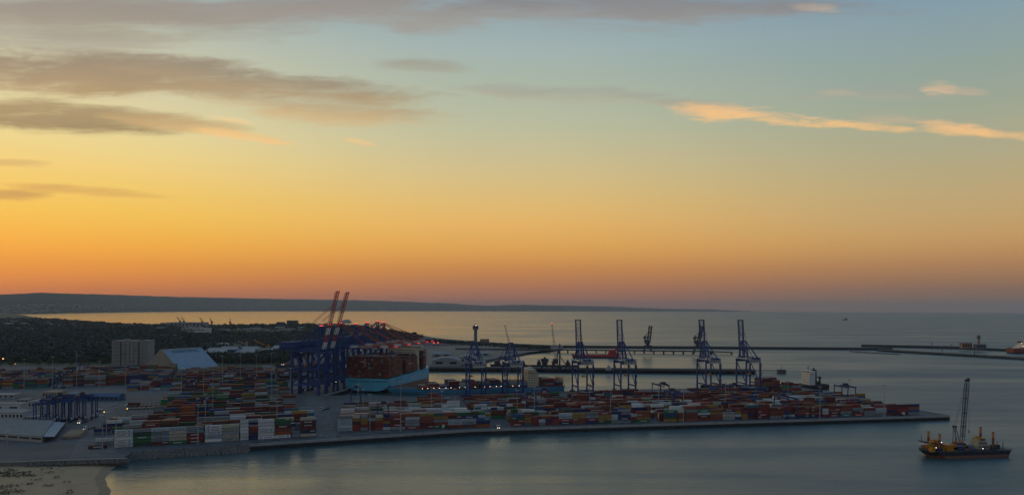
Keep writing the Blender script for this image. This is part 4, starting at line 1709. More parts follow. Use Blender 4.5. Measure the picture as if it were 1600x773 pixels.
# deckhouse and funnels
b = MB()
xh = 30.0
b.box((xh, 0, DZ1 + 16), (13, 44, 32), CREAM)
b.box((xh + 1, 0, DZ1 + 33.4), (10, 58, 2.8), CREAM)
b.box((xh + 1, 0, DZ1 + 36), (6, 20, 2.4), CREAM)
b.build('deckhouse', ship)
for lev in range(9):
    b = MB()
    window_row(b, -20, 20, 14, xh - 6.55, DZ1 + 4 + lev * 3.1, 1.3, 1.1, GLASS, 'y')
    b.build('window_row', ship)
b = MB()
window_row(b, -28, 28, 22, xh - 4.05, DZ1 + 33.6, 1.9, 1.3, GLASS, 'y')
b.build('bridge_glazing', ship)
b = MB()
b.tube((xh + 1, 0, DZ1 + 37), (xh + 1, 0, DZ1 + 45), 0.5, WHITE, 8, 0.3)
b.box((xh + 1, 0, DZ1 + 41), (0.5, 8, 0.5), WHITE)
b.build('radar_mast', ship)
for s in (-1, 1):
    b = MB()
    b.box((-50, s * 12, DZ1 + 14), (9, 11, 28), HULLBLUE2, 0, 0.9)
    b.box((-50, s * 12, DZ1 + 29), (8, 10, 2.0), NAVY)
    b.tube((-50, s * 12, DZ1 + 29), (-50, s * 12, DZ1 + 32.5), 1.4, STEEL, 10)
    b.build('funnel', ship)
b = MB()
b.tube((SL_ * 0.45, 0, DZ1 + 1), (SL_ * 0.45, 0, DZ1 + 16), 0.5, WHITE, 8)
b.build('foremast', ship)
RMIX = 'dddddddmmmmkkrrddmme'
bays = []
for x, rows, hm in [(-98, 22, 10), (-84, 22, 10), (-72, 22, 10), (-58, 22, 8), (-32, 22, 7), (-20, 22, 8), (-6, 22, 8), (5, 22, 9), (46, 22, 10), (59, 18, 10), (72, 14, 9)]:
    bays.append((x, 12.19, rows, DZ1 + 1.8, (lambda r, rr, hm=hm: hm - (1 if rr.random() < 0.2 else 0))))
deck_cargo('deck_containers', 'mass of red and brown containers stacked on the deck of the light blue ship', bays, (sc.x, sc.y, 0), rz, 21, RMIX)

# --- the feeder along the far side of the pier: blue hull with a row of deck lamps
fa, fb = AT(609, 876), AT(876, 941)
ax = (fb - fa).normalized()
Lf = (fb - fa).length
fc = (fa + fb) / 2
frz = math.atan2(ax.y, ax.x) + math.pi            # bow to the left
feeder = thing('container_ship', 'blue container ship moored behind the pier with lit lamps along its deck and beige superstructure', 'ship', (fc.x, fc.y, 0), frz)
hull_part(feeder, Lf, 30.0, 1.6, 10.4, HULLBLUE2, ANTIFOUL, bowrise=1.2, rake=9.0, fine=0.2)
b = MB()                                          # raised forecastle with flared bulwark
nf = 8
low, upr = [], []
for k in range(nf):
    f = k / (nf - 1)
    x = Lf / 2 - 44 + 44 * f
    w = 15.0 * (1 - max(0, (f - 0.25) / 0.75) ** 2.0 * 0.97)
    low.append((x, w, 8.6))
    upr.append((x + 3.2 * f, w * (1 + 0.08 * f) + 0.2, 8.7 + 3.9 * min(1.0, max(0.0, (f + 0.05) / 0.45)) ** 0.8))
rg = [[(x, -w, z) for x, w, z in low] + [(x, w, z) for x, w, z in reversed(low)], [(x, -w, z) for x, w, z in upr] + [(x, w, z) for x, w, z in reversed(upr)]]
b.loft(rg, mat('deep_blue_bulwark', (0.03, 0.24, 0.44), 0.5, var=0.15, scale=0.1), cap=False)
o = len(b.v)
b.add([(x, y, z - 0.8) for x, y, z in rg[1]], [(i, i + 1, 2 * nf - 2 - i, 2 * nf - 1 - i) for i in range(nf - 1)], DECK)
b.build('forecastle', feeder)


def fx(px):                                       # local x of a pixel column on the feeder
    return -(row_x(fc, ax, px))


xs_ = fx(826.5)
b = MB()
b.box((xs_, 0, 9 + 10), (11.0, 25, 22.6), CREAM)
b.box((xs_ + 0.4, 0, 31.0), (8.5, 29.5, 2.4), CREAM)
b.box((xs_ - 1, 0, 33.0), (5, 9, 1.8), CREAM)
b.build('deckhouse', feeder)
for lev in range(6):
    b = MB()
    for k in range(4):
        b.box((xs_ - 3.6 + k * 2.4, 12.55, 12.5 + lev * 2.9), (1.1, 0.1, 1.1), GLASS)
        b.box((xs_ - 3.6 + k * 2.4, -12.55, 12.5 + lev * 2.9), (1.1, 0.1, 1.1), GLASS)
    window_row(b, -10, 10, 8, xs_ + 5.55, 12.5 + lev * 2.9, 1.2, 1.1, GLASS, 'y')
    b.build('window_row', feeder)
b = MB()
b.tube((xs_ - 1, 0, 34), (xs_ - 1, 0, 40), 0.35, WHITE, 8)
b.box((xs_ - 1, 0, 37), (0.4, 4.5, 0.4), WHITE)
b.build('radar_mast', feeder)
b = MB()
b.box((xs_ - 9.5, 0, 18), (5, 8, 16), CREAM, 0, 0.92)
b.box((xs_ - 9.5, 0, 26.9), (4.4, 7.0, 1.8), HULLBLUE2)
b.build('funnel', feeder)
for px in (741, 778, 789, 846, 863, 874):         # open red cell guide frames
    b = MB()
    x = fx(px)
    for s in range(-4, 5):
        b.box((x, s * 3.0, 9 + 5), (0.5, 0.45, 10.5), LASH)
    for z in (12, 15.2, 18.8):
        b.box((x, 0, z), (0.9, 25, 0.45), LASH)
    b.beam((x - 3, -12.4, 9), (x, -12.4, 19), 0.5, LASH)
    b.beam((x - 3, 12.4, 9), (x, 12.4, 19), 0.5, LASH)
    b.build('cell_guide', feeder)
lamps = [657, 665, 674.5, 683, 693, 701, 714, 723, 738, 753, 761, 771, 778, 796, 806]
for px in lamps:
    b = MB()
    x = fx(px)
    b.box((x, 14.6, 11.3), (0.3, 0.3, 2.6), STEEL)
    b.box((x, 14.8, 12.6), (0.7, 0.5, 0.42), WHITELAMP)
    b.build('deck_lamp', feeder)
bays = []
for px, rows, h in [(663, 11, 2), (676, 11, 3), (690, 11, 2), (706, 11, 4), (722, 11, 3), (733, 11, 4), (756, 10, 3), (770, 11, 4), (783, 9, 2), (798, 11, 3), (812, 10, 3), (853, 11, 4), (868, 9, 2)]:
    bays.append((fx(px), 12.19, rows, 9.9, (lambda r, rr, h=h: max(1, h - (1 if rr.random() < 0.3 else 0)))))
deck_cargo('deck_containers', 'mass of red blue and grey containers on deck of the blue ship behind the pier', bays, (fc.x, fc.y, 0), frz, 33, 'rrddkkmnnbeep')

# --- feeder at the right end: dark hull, white superstructure
sa, sb = AT(1094, 962), AT(1288, 1004)
ax3 = (sb - sa).normalized()
L3 = (sb - sa).length
s3 = (sa + sb) / 2
z3 = math.atan2(ax3.y, ax3.x) + math.pi
sh3 = thing('container_ship', 'dark container ship with white superstructure and black funnel behind the right pier end', 'ship', (s3.x, s3.y, 0), z3)
hull_part(sh3, L3, 24.0, 1.0, 6.4, DARKHULL, ANTIFOUL, bowrise=2.2, rake=7.0, fine=0.2)


def gx(px):
    return -(row_x(s3, ax3, px))


x0 = gx(1265)
b = MB()
b.box((x0 + 1.5, 0, 14), (9.0, 17, 16.0), WHITE)
b.box((x0 + 2, 0, 23.0), (7.4, 21, 2.6), WHITE)
b.box((x0 + 2.0, 0, 24.5), (8.2, 22, 0.4), WHITE)
b.build('deckhouse', sh3)
for lev in range(5):
    for k in range(6):
        b = MB()
        b.box((x0 + 6.05, -7 + 14 * (k + 0.5) / 6, 9 + lev * 2.8), (0.1, 1.0, 0.8), GLASS)
        b.build('window', sh3)
    for k in range(3):
        b = MB()
        b.box((x0 - 1 + k * 2.6, 8.55, 9 + lev * 2.8), (1.0, 0.1, 0.8), GLASS)
        b.build('window', sh3)
b = MB()
window_row(b, -9.5, 9.5, 9, x0 + 5.75, 23.2, 1.6, 1.2, GLASS, 'y')
b.build('bridge_glazing', sh3)
b = MB()
b.box((x0 - 6.5, 0, 16), (5.0, 7, 20), DARKHULL, 0, 0.9)
b.tube((x0 - 6.5, 0, 26), (x0 - 6.5, 0, 28.5), 1.0, STEEL, 8)
b.build('funnel', sh3)
b = MB()
b.tube((x0 + 2, 0, 24.5), (x0 + 2, 0, 31), 0.35, STEEL, 8)
b.box((x0 + 2, 0, 28), (0.4, 5, 0.4), STEEL)
b.box((x0 + 2, 0, 30), (0.4, 3, 0.4), STEEL)
b.build('radar_mast', sh3)
b = MB()
b.tube((x0 - 14, 3, 6), (x0 - 14, 3, 15), 1.2, DARKHULL, 10)
b.beam((x0 - 14, 3, 14), (x0 - 4.2, 5, 18), 0.9, DARKHULL)
b.box((x0 - 14, 3, 15.5), (2.8, 2.8, 2.4), STEEL)
b.build('deck_crane', sh3)
b = MB()
for k in range(7):
    b.box((x0 - 16 + k * 1.6, -6 + (k % 3) * 4, 7.5 + (k % 2)), (1.4, 2.2, 3.0), STEEL)
b.build('deck_gear', sh3)
bays = [(gx(px), 12.19, 8, 6.0, (lambda r, rr, h=h: max(1, h - (1 if rr.random() < 0.3 else 0)))) for px, h in [(1112, 1), (1128, 1), (1192, 4), (1206, 4), (1235, 1)]]
deck_cargo('deck_containers', 'dark red and blue containers on deck of the dark hulled ship', bays, (s3.x, s3.y, 0), z3, 41, 'ddnnkmr')


# --- small generic hulls
def workship(name, label, pxa, pxb, py, B, hull_h, paint, boot, zb, dh, bow_left, cat='ship', lamps=0, house_paint=WHITE, d2=None):
    a = W(pxa, py, 0)
    c = AT(pxb, d2 or a.y)
    ax = (c - a).normalized()
    L = (c - a).length
    m = (a + c) / 2
    rzz = math.atan2(ax.y, ax.x) + (math.pi if bow_left else 0)
    t = thing(name, label, cat, (m.x, m.y, drop(m.length)), rzz)
    hull_part(t, L, B, zb, hull_h, paint, boot, bowrise=hull_h * 0.25, rake=L * 0.04, fine=0.25)
    x = -L / 2 + L * dh[0]
    b = MB()
    w = L * dh[1]
    z = hull_h - 0.9
    lev = dh[2]
    for k in range(lev):
        s = 1 - 0.14 * k
        b.box((x + k * w * 0.03, 0, z + 1.5 + k * 3.0), (w * s, B * 0.85 * s, 3.0), house_paint)
    b.build('deckhouse', t)
    b = MB()
    for k in range(lev):
        s = 1 - 0.14 * k
        nn = max(2, int(w * s / 3))
        for i in range(nn):
            for sd_ in (-1, 1):
                b.box((x + k * w * 0.03 - w * s / 2 + w * s * (i + 0.5) / nn, sd_ * (B * 0.425 * s + 0.04), z + 1.8 + k * 3), (w * s / nn * 0.5, 0.1, 1.1), GLASS)
    wr = b.build('window_row', t)
    b = MB()
    b.tube((x, 0, z + lev * 3), (x, 0, z + lev * 3 + 7), 0.4, house_paint, 6)
    b.box((x, 0, z + lev * 3 + 4.5), (0.4, 4, 0.4), house_paint)
    b.build('mast', t)
    b = MB()
    b.box((x - w * 0.28, 0, z + lev * 3.0 + 1.0), (w * 0.2, B * 0.25, 4.0), paint)
    b.build('funnel', t)
    b = MB()
    for k in range(5):
        xx = -L * 0.05 + k * L * 0.1
        b.box((xx, 0, z + 0.7), (L * 0.07, B * 0.6, 1.4), boot if k % 2 else paint)
    b.build('hatch_covers', t)
    for k in range(lamps):
        b = MB()
        b.box((x + rnd.uniform(-w / 2, w / 2), -B * 0.44, z + rnd.uniform(2, lev * 3)), (1.2, 0.5, 1.0), WHITELAMP)
        b.build('deck_lamp', t)
    return t


workship('cargo_ship', 'red cargo ship with tall red superstructure moored at the jetty behind the cranes', 893, 967, 558.5, 17, 6.5, SHIPRED, DARKHULL, 2.6, (0.12, 0.22, 4), True, house_paint=SHIPRED)
workship('tanker_ship', 'dark red hulled ship with lit white superstructure at the right edge of the frame', 1578, 1680, 551.5, 24, 13, mat('maroon_hull', (0.2, 0.04, 0.035), 0.55, var=0.2), DARKHULL, 3.0, (0.22, 0.26, 5), False, lamps=6,
         house_paint=mat('warm_white_paint', (0.72, 0.62, 0.52), 0.5, var=0.12, scale=0.1), d2=1830)
workship('cargo_ship', 'small dark ship alone on the open sea at right', 1316, 1324.5, 499.2, 12, 6.5, DARKHULL, ANTIFOUL, 1.0, (0.3, 0.35, 4), True, house_paint=STEEL)
workship('ferry', 'pale grey ship on the bay behind the red and white crane booms', 533, 549, 503.6, 22, 12, mat('pale_grey_hull', (0.38, 0.4, 0.42), 0.6, var=0.15), STEEL, 1.5, (0.45, 0.7, 3), True, house_paint=mat('pale_grey_hull', (0.38, 0.4, 0.42), 0.6))

# --- the jack-up barge with the lattice crane
Q0, Q1 = W(1466, 717, 0), W(1578, 713.5, 0)
bx = (Q1 - Q0).normalized()
by = Vector((-bx.y, bx.x, 0))
BL, BWd = (Q1 - Q0).length, 19.0
brz = math.atan2(bx.y, bx.x)
barge = thing('jack_up_barge', 'dark barge with four red and yellow legs and a tall lattice crane on open water', 'barge', tuple(Q0), brz)
ZD = 5.0
RUST = mat('rust_brown_boot', (0.19, 0.09, 0.065), 0.75, var=0.3, scale=0.4)
b = MB()
# plan outlines at three heights: square right end with flare, raked and narrowed left end
pl = lambda x0, x1, y0, y1: [(x0, y0), (x1, y0), (x1, y1), (x0, y1)]


def bring(z, lx, rx, iy):
    return [(lx + 6, iy, z), (rx, iy, z), (rx, BWd - iy, z), (lx + 6, BWd - iy, z), (lx, BWd * 0.72, z), (lx, BWd * 0.28, z)]


b.loft([bring(-2.0, 2, BL - 2.5, 0.4), bring(0.3, 0.5, BL - 0.8, 0.1), bring(2.1, -2.0, BL - 0.2, 0.0)], RUST, cap=False)
b.loft([bring(2.1, -2.0, BL - 0.2, 0.0), bring(3.6, -4.0, BL + 0.3, 0.0), bring(ZD, -5.5, BL + 2.0, 0.0)], DARKHULL, cap=False)
top = bring(ZD - 0.05, -5.5, BL + 2.0, 0.0)
b.add(top, [tuple(range(6))], DECK)
b.build('hull', barge)
b = MB()
ed = bring(ZD, -5.5, BL + 2.0, 0.15)
for p, q in zip(ed, ed[1:] + ed[:1]):
    L = (Vector(q) - Vector(p)).length
    n = max(1, int(L / 2.5))
    for k in range(n):
        c = Vector(p).lerp(Vector(q), k / n)
        b.box((c.x, c.y, ZD + 0.55), (0.1, 0.1, 1.1), STEEL)
    for z in (0.55, 1.05):
        b.beam(Vector(p) + Vector((0, 0, z)), Vector(q) + Vector((0, 0, z)), 0.08, STEEL)
b.build('rail', barge)
b = MB()
for k in range(12):
    x = 2 + k * (BL - 4) / 11
    b.tube((x, -0.35, 3.2), (x, -0.35, 4.4), 0.55, RUBBER, 8)
b.build('fender_row', barge)
SPUDR = mat('spud_dark_red', (0.17, 0.035, 0.028), 0.6, var=0.35, scale=0.8)
SPUDY = mat('spud_ochre', (0.42, 0.2, 0.05), 0.6, var=0.3, scale=0.8)
for k, (x, y, zt) in enumerate([(2.8, 2.2, 17.6), (4.6, 16.0, 17.2), (46.8, 2.2, 18.2), (49.0, 16.6, 19.4)]):
    b = MB()
    b.tube((x, y, -3), (x, y, zt * 0.78), 0.85, SPUDR, 14)
    b.tube((x, y, zt * 0.78), (x, y, zt), 0.86, SPUDY, 14)
    b.tube((x, y, zt), (x, y, zt + 0.35), 0.95, SPUDR, 14)
    leg = b.build('spud_leg', barge)
    b = MB()
    b.box((x, y, ZD + 1.4), (3.0, 3.0, 2.8), NAVY)
    b.box((x, y, ZD + 3.4), (2.4, 2.4, 1.2), STEEL)
    for sx in (-1, 1):
        for sy in (-1, 1):
            b.beam((x + sx * 1.2, y + sy * 1.2, ZD + 2.8), (x + sx * 1.2, y + sy * 1.2, ZD + 5.0), 0.3, YELLOW)
    b.build('jacking_case', barge)
# crawler crane
cx_, cy_ = 25.0, 9.0
b = MB()
for s in (-1, 1):
    b.loft([[(cx_ - 4.2, cy_ + s * 2.6 + q, ZD + 0.7) for q in (-0.6, 0.6)] + [(cx_ - 4.2, cy_ + s * 2.6 + q, ZD + 0.9) for q in (0.6, -0.6)],
            [(cx_ - 3.4, cy_ + s * 2.6 + q, ZD + 0.05) for q in (-0.6, 0.6)] + [(cx_ - 3.4, cy_ + s * 2.6 + q, ZD + 1.5) for q in (0.6, -0.6)],
            [(cx_ + 3.4, cy_ + s * 2.6 + q, ZD + 0.05) for q in (-0.6, 0.6)] + [(cx_ + 3.4, cy_ + s * 2.6 + q, ZD + 1.5) for q in (0.6, -0.6)],
            [(cx_ + 4.2, cy_ + s * 2.6 + q, ZD + 0.7) for q in (-0.6, 0.6)] + [(cx_ + 4.2, cy_ + s * 2.6 + q, ZD + 0.9) for q in (0.6, -0.6)]], RUBBER)
b.build('crawler_tracks', barge)
CRB = mat('crane_house_blue', (0.03, 0.05, 0.22), 0.5, var=0.2, scale=0.5)
b = MB()
b.tube((cx_, cy_, ZD + 1.4), (cx_, cy_, ZD + 2.0), 1.8, STEEL, 14)
b.box((cx_ - 1.4, cy_, ZD + 3.5), (6.0, 4.4, 3.0), CRB)
b.box((cx_ - 5.0, cy_, ZD + 3.2), (1.6, 4.6, 2.4), YELLOW)
b.box((cx_ - 1.2, cy_, ZD + 5.5), (5.2, 3.4, 1.0), YELLOW)
cbase = b.build('crane_house', barge)
b = MB()
window_row(b, cx_ - 3.6, cx_ + 0.8, 4, cy_ - 2.24, ZD + 3.9, 0.8, 0.7, STEEL)
b.box((cx_ - 1.4, cy_ - 2.24, ZD + 3.0), (4.6, 0.06, 0.35), PRINTW)
b.build('grille_row', cbase)
b = MB()
b.box((cx_ + 2.6, cy_ - 1.7, ZD + 3.7), (1.8, 1.5, 2.4), YELLOW, 0, 0.85)
b.box((cx_ + 2.6, cy_ - 2.45, ZD + 4.0), (1.3, 0.06, 1.2), GLASS)
b.build('crane_cab', barge)
b = MB()
tipz, tipx = 56.5, cx_ + 6.0
bp, tp = Vector((cx_ + 1.6, cy_, ZD + 2.2)), Vector((tipx, cy_, tipz))
p1, p2 = bp.lerp(tp, 0.12), bp.lerp(tp, 0.95)
for s in (-1, 1):
    for q in (-1, 1):
        b.beam(bp + Vector((0, s * 0.5, 0)), p1 + Vector((q * 1.0, s * 1.0, 0)), 0.3, NAVY)
        b.beam(p2 + Vector((q * 1.0, s * 1.0, 0)), tp + Vector((q * 0.3, s * 0.5, 0)), 0.3, NAVY)
lattice(b, p1, p2, 2.1, 2.1, NAVY, 17, 0.16, 0.3)
for k in (0.3, 0.5, 0.72):
    c = bp.lerp(tp, k)
    b.box(tuple(c), (2.6, 2.4, 0.5), NAVY)
b.box((tipx, cy_, tipz - 0.4), (2.6, 1.8, 2.0), NAVY)
b.tube((tipx + 0.9, cy_ - 0.7, tipz + 0.4), (tipx + 0.9, cy_ + 0.7, tipz + 0.4), 1.0, STEEL, 12)
b.build('lattice_boom', barge)
b = MB()
am = Vector((cx_ - 4.4, cy_, ZD + 17.0))
for s in (-1, 1):
    b.beam((cx_ - 1.0, cy_ + s * 1.4, ZD + 5), am + Vector((0, s * 1.0, 0)), 0.35, NAVY)
    b.beam((cx_ - 4.6, cy_ + s * 1.4, ZD + 4.6), am + Vector((0, s * 1.0, 0)), 0.3, NAVY)
    b.beam(am + Vector((0, s * 0.8, 0)), (tipx - 0.6, cy_ + s * 0.8, tipz - 1.2), 0.1, NAVY)
b.box(tuple(am), (1.8, 2.6, 1.4), NAVY)
b.build('gantry_frame', barge)
b = MB()
b.beam((tipx + 1.7, cy_, tipz), (tipx + 1.7, cy_, ZD + 14), 0.1, STEEL)
b.box((tipx + 1.7, cy_, ZD + 13), (0.9, 0.7, 1.8), YELLOW)
b.build('hook_block', barge)
# yellow machinery at the left
b = MB()
b.box((11.6, 5.0, ZD + 2.2), (5.6, 6.0, 4.4), YELLOW)
b.box((11.6, 5.0, ZD + 4.55), (5.9, 6.3, 0.3), YELLOW)
for k in range(6):
    b.box((9.2 + k * 0.95, 1.97, ZD + 2.4), (0.14, 0.1, 4.4), YELLOW)
b.build('machine_house', barge)
b = MB()
b.box((0.6, 9.0, ZD + 4.6), (5.2, 4.0, 3.0), YELLOW, 0, 0.8)
b.tube((-1.6, 6, ZD + 3.0), (-1.6, 13, ZD + 3.0), 2.0, YELLOW, 14)
b.build('winch', barge)
b = MB()
b.box((7.4, 11.5, ZD + 2.0), (5.0, 5, 4.0), YELLOW)
b.tube((7.4, 9, ZD + 5.2), (7.4, 14, ZD + 5.2), 2.1, YELLOW, 14)
b.box((4.2, 11, ZD + 6.4), (1.0, 4.0, 2.2), YELLOW)
b.build('winch', barge)
b = MB()
b.beam((-6.5, 9, ZD + 6.6), (9, 6, ZD + 4.0), 0.8, NAVY)
b.beam((-6.5, 12, ZD + 6.6), (9, 12, ZD + 4.0), 0.8, NAVY)
for k in range(6):
    f = k / 5
    b.beam((-6.5 + 15.5 * f, 9 - 3 * f, ZD + 6.6 - 2.6 * f), (-6.5 + 15.5 * f, 12, ZD + 6.6 - 2.6 * f), 0.5, NAVY)
b.beam((-5.5, 10.5, ZD), (-5.5, 10.5, ZD + 11), 0.25, NAVY)
b.build('stern_gantry', barge)
b = MB()
b.box((-5.6, 8.0, ZD + 4.9), (4.2, 4.5, 0.4), WHITE)
b.beam((-5.6, 8, ZD), (-5.6, 8, ZD + 4.7), 0.6, STEEL)
b.build('platform', barge)
b = MB()
b.box((-2.5, 3.4, ZD + 1.6), (3.0, 3.4, 3.2), YELLOW)
b.build('deck_locker', barge)
b = MB()
b.box((3.0, 5.6, ZD + 1.2), (2.6, 2.4, 2.4), mat('orange_paint', (0.45, 0.14, 0.03), 0.55, var=0.2))
b.build('deck_locker', barge)
b = MB()
b.box((6.6, 3.6, ZD + 0.9), (2.4, 2.0, 1.8), YELLOW)
b.build('deck_locker', barge)
b = MB()
for (x, y, z) in ((-0.6, 1.4, ZD + 3.2), (4.4, 2.2, ZD + 6.9), (37.6, 1.2, ZD + 1.6)):
    b = MB()
    b.box((x, y, z), (0.5, 0.3, 0.35), WHITELAMP)
    b.beam((x, y + 0.25, ZD), (x, y + 0.25, z + 0.2), 0.15, STEEL)
    b.build('work_lamp', barge)
DIMCREAM = mat('weathered_cream', (0.36, 0.32, 0.25), 0.65, var=0.25, scale=0.4, stain=0.3)
# white deckhouse to the right
b = MB()
b.box((42.0, 10.5, ZD + 1.5), (9.4, 9.0, 3.0), DIMCREAM)
b.box((42.4, 10.8, ZD + 4.2), (7.6, 8.0, 2.4), DIMCREAM)
b.box((42.8, 11.0, ZD + 6.5), (5.2, 6.6, 2.2), DIMCREAM)
b.box((42.6, 11.0, ZD + 7.75), (5.8, 7.4, 0.3), YELLOW)
b.box((41.6, 11.0, ZD + 8.4), (2.0, 2.6, 1.2), YELLOW)
dh = b.build('deckhouse', barge)
b = MB()
window_row(b, 37.8, 46.2, 5, 5.96, ZD + 1.8, 0.8, 0.9, GLASS)
window_row(b, 39.0, 45.8, 4, 6.76, ZD + 4.4, 0.8, 0.9, GLASS)
window_row(b, 40.6, 45.0, 3, 7.66, ZD + 6.8, 1.1, 0.9, GLASS)
b.build('window_row', dh)
b = MB()
b.tube((33.2, 8, ZD), (33.2, 8, ZD + 3.4), 1.5, mat('blue_grey_tank', (0.12, 0.2, 0.26), 0.5, var=0.2), 14)
b.tube((31.0, 10, ZD), (31.0, 10, ZD + 2.8), 1.2, NAVY, 14)
b.build('tank', barge)
b = MB()
for k in range(16):
    x = 18 + (k * 7.3) % 20 + (12 if k % 5 == 0 else 0)
    y = 2.2 + (k * 4.7) % 14
    if abs(x - cx_) < 6 and abs(y - cy_) < 5:
        y = 2.0
    b = MB()
    b.box((x, y, ZD + 0.55 + (k % 3) * 0.25), (1.2 + (k % 4) * 0.7, 1.3 + (k % 3) * 0.5, 1.1 + (k % 3) * 0.5), (STEEL, RUST, NAVY, CRB)[k % 4], k * 0.4)
    b.build('deck_crate', barge)
b = MB()
for k in range(5):
    b.tube((34 + k * 0.8, 3.0, ZD + 0.4 + (k % 2) * 0.6), (28 + k * 0.8, 4.2, ZD + 0.4 + (k % 2) * 0.6), 0.3, RUST, 8)
b.build('pipe_stack', barge)
for x, h in ((52, 4), (59.5, 5.0), (50.8, 8.0)):
    b = MB()
    b.beam((x, 7, ZD), (x, 7, ZD + h), 0.35, NAVY)
    b.build('mast', barge)
b = MB()
b.box((54.5, 7, ZD + 1.6), (2.4, 3.0, 3.2), NAVY)
b.beam((54.5, 7, ZD + 3.1), (54.5, 7, ZD + 5.5), 0.35, NAVY)
b.build('deck_locker', barge)
# ------------------------------------------------------------------ jetties and breakwaters
PIER = mat('jetty_concrete', (0.085, 0.085, 0.085), 0.85, var=0.3, scale=0.1)
PILE = mat('jetty_pile', (0.03, 0.032, 0.035), 0.8, var=0.3, scale=0.3)


def jetty(name, label, a, c, width, z, pitch, thick=1.6, cat='jetty', solid=False, pilew=1.2, curb=True, wallz=0):
    a, c = Vector((a.x, a.y, 0)), Vector((c.x, c.y, 0))
    d = (c - a)
    L = d.length
    d = d / L
    n = Vector((-d.y, d.x, 0))
    zz = drop(a.length)
    t = thing(name, label, cat, (a.x, a.y, zz), math.atan2(d.y, d.x))
    b = MB()
    b.box((L / 2, 0, z - thick / 2), (L, width, thick), PIER)
    if curb:
        b.box((L / 2, -width / 2 + 0.3, z + 0.3), (L, 0.5, 0.6), PIER)
    b.build('deck', t)
    if wallz:
        b = MB()
        b.box((L / 2, 0, wallz / 2 - 1), (L - 1, width * 0.62, wallz + 2), PILE)  # dark wall added behind the piles so the gaps between them look shaded
        b.build('added_dark_wall', t)
    b = MB()
    if solid:
        b.prism([(0, -width * 0.7), (L, -width * 0.7), (L, width * 0.7), (0, width * 0.7)], -4, z - thick, PILE,
                [(0, -width * 0.48), (L, -width * 0.48), (L, width * 0.48), (0, width * 0.48)])
        b.build('rubble_base', t)
    else:
        k = int(L / pitch)
        for i in range(k + 1):
            x = min(L - pilew, pilew + L * i / max(1, k))
            for q in (-0.36, 0.0, 0.36):
                b.box((x, q * width, (z - thick) / 2 - 2), (pilew, pilew, z - thick + 4), PILE)
        tag(b.build('pile', t), kind='stuff')
    return t, L, d


j3, L3j, _ = jetty('jetty', 'dark wide jetty on close set piles with hoppers and cranes on it', W(664, 578.5, 0), W(1178, 583.5, 0), 26, 7.0, 7.5, 2.4, pilew=3.0, wallz=4.4)
jetty('jetty', 'narrow pipe walkway beyond the end of the wide jetty', W(1178, 582.5, 0), W(1217, 583, 0), 2.0, 5.2, 55, 0.7, cat='walkway', curb=False)
j2, _, _ = jetty('jetty', 'piled jetty with open bright gaps below and two dark cranes', W(712, 548.5, 0), W(1112, 553.0, 0), 16, 8.0, 22, 2.4, pilew=2.6)
jetty('jetty', 'far low jetty end right of the second jetty crane', W(1112, 552, 0), W(1144, 553.3, 0), 10, 6, 30, 2.0)
jetty('breakwater', 'long dark breakwater running straight across the bay', W(660, 541.0, 0), W(1392, 546.5, 0), 22, 6.0, 10, 1.6, cat='breakwater', solid=True)
jetty('breakwater', 'far right breakwater arm under the beacon tower', W(1346, 541.0, 0), W(1512, 545.0, 0), 16, 6.5, 10, 1.6, cat='breakwater', solid=True)
jetty('breakwater', 'right mole running on beyond the beacon tower to the moored ship', W(1512, 545.5, 0), W(1700, 553.5, 0), 14, 6.0, 10, 1.6, cat='breakwater', solid=True)
jetty('breakwater', 'pale stony nearer breakwater at right edge', W(1372, 547.5, 0), W(1700, 566.5, 0), 16, 4.0, 10, 1.2, cat='breakwater', solid=True)
jetty('breakwater', 'thin low submerged looking dyke in front of the breakwater', W(1328, 549.0, 0), W(1406, 553.8, 0), 4, 1.2, 10, 0.8, cat='dyke', solid=True)
# stones along the pale breakwater
pa, pb_ = W(1372, 548.5, 0), W(1700, 568.0, 0)
rocks('breakwater_stones', pa, pb_, -14.0, 900, 3.0, 3.6, 4.6, 8)

# end dolphin
p = W(1221, 583, 0)
t = thing('mooring_dolphin', 'square dark mooring dolphin standing alone in the water', 'dolphin', (p.x, p.y, 0))
b = MB()
b.box((0, 0, 3.6), (12, 11, 5.6), PIER)
b.build('platform', t)
for sx in (-1, 1):
    for sy in (-1, 1):
        b = MB()
        b.tube((sx * 4, sy * 3.6, -3), (sx * 4, sy * 3.6, 4.2), 1.2, PILE, 10)
        b.build('pile', t)
b = MB()
b.beam((0, 0, 6.6), (0, 0, 12), 0.4, STEEL)
b.box((0, 0, 12.3), (0.8, 0.8, 0.8), RED)
b.build('beacon', t)


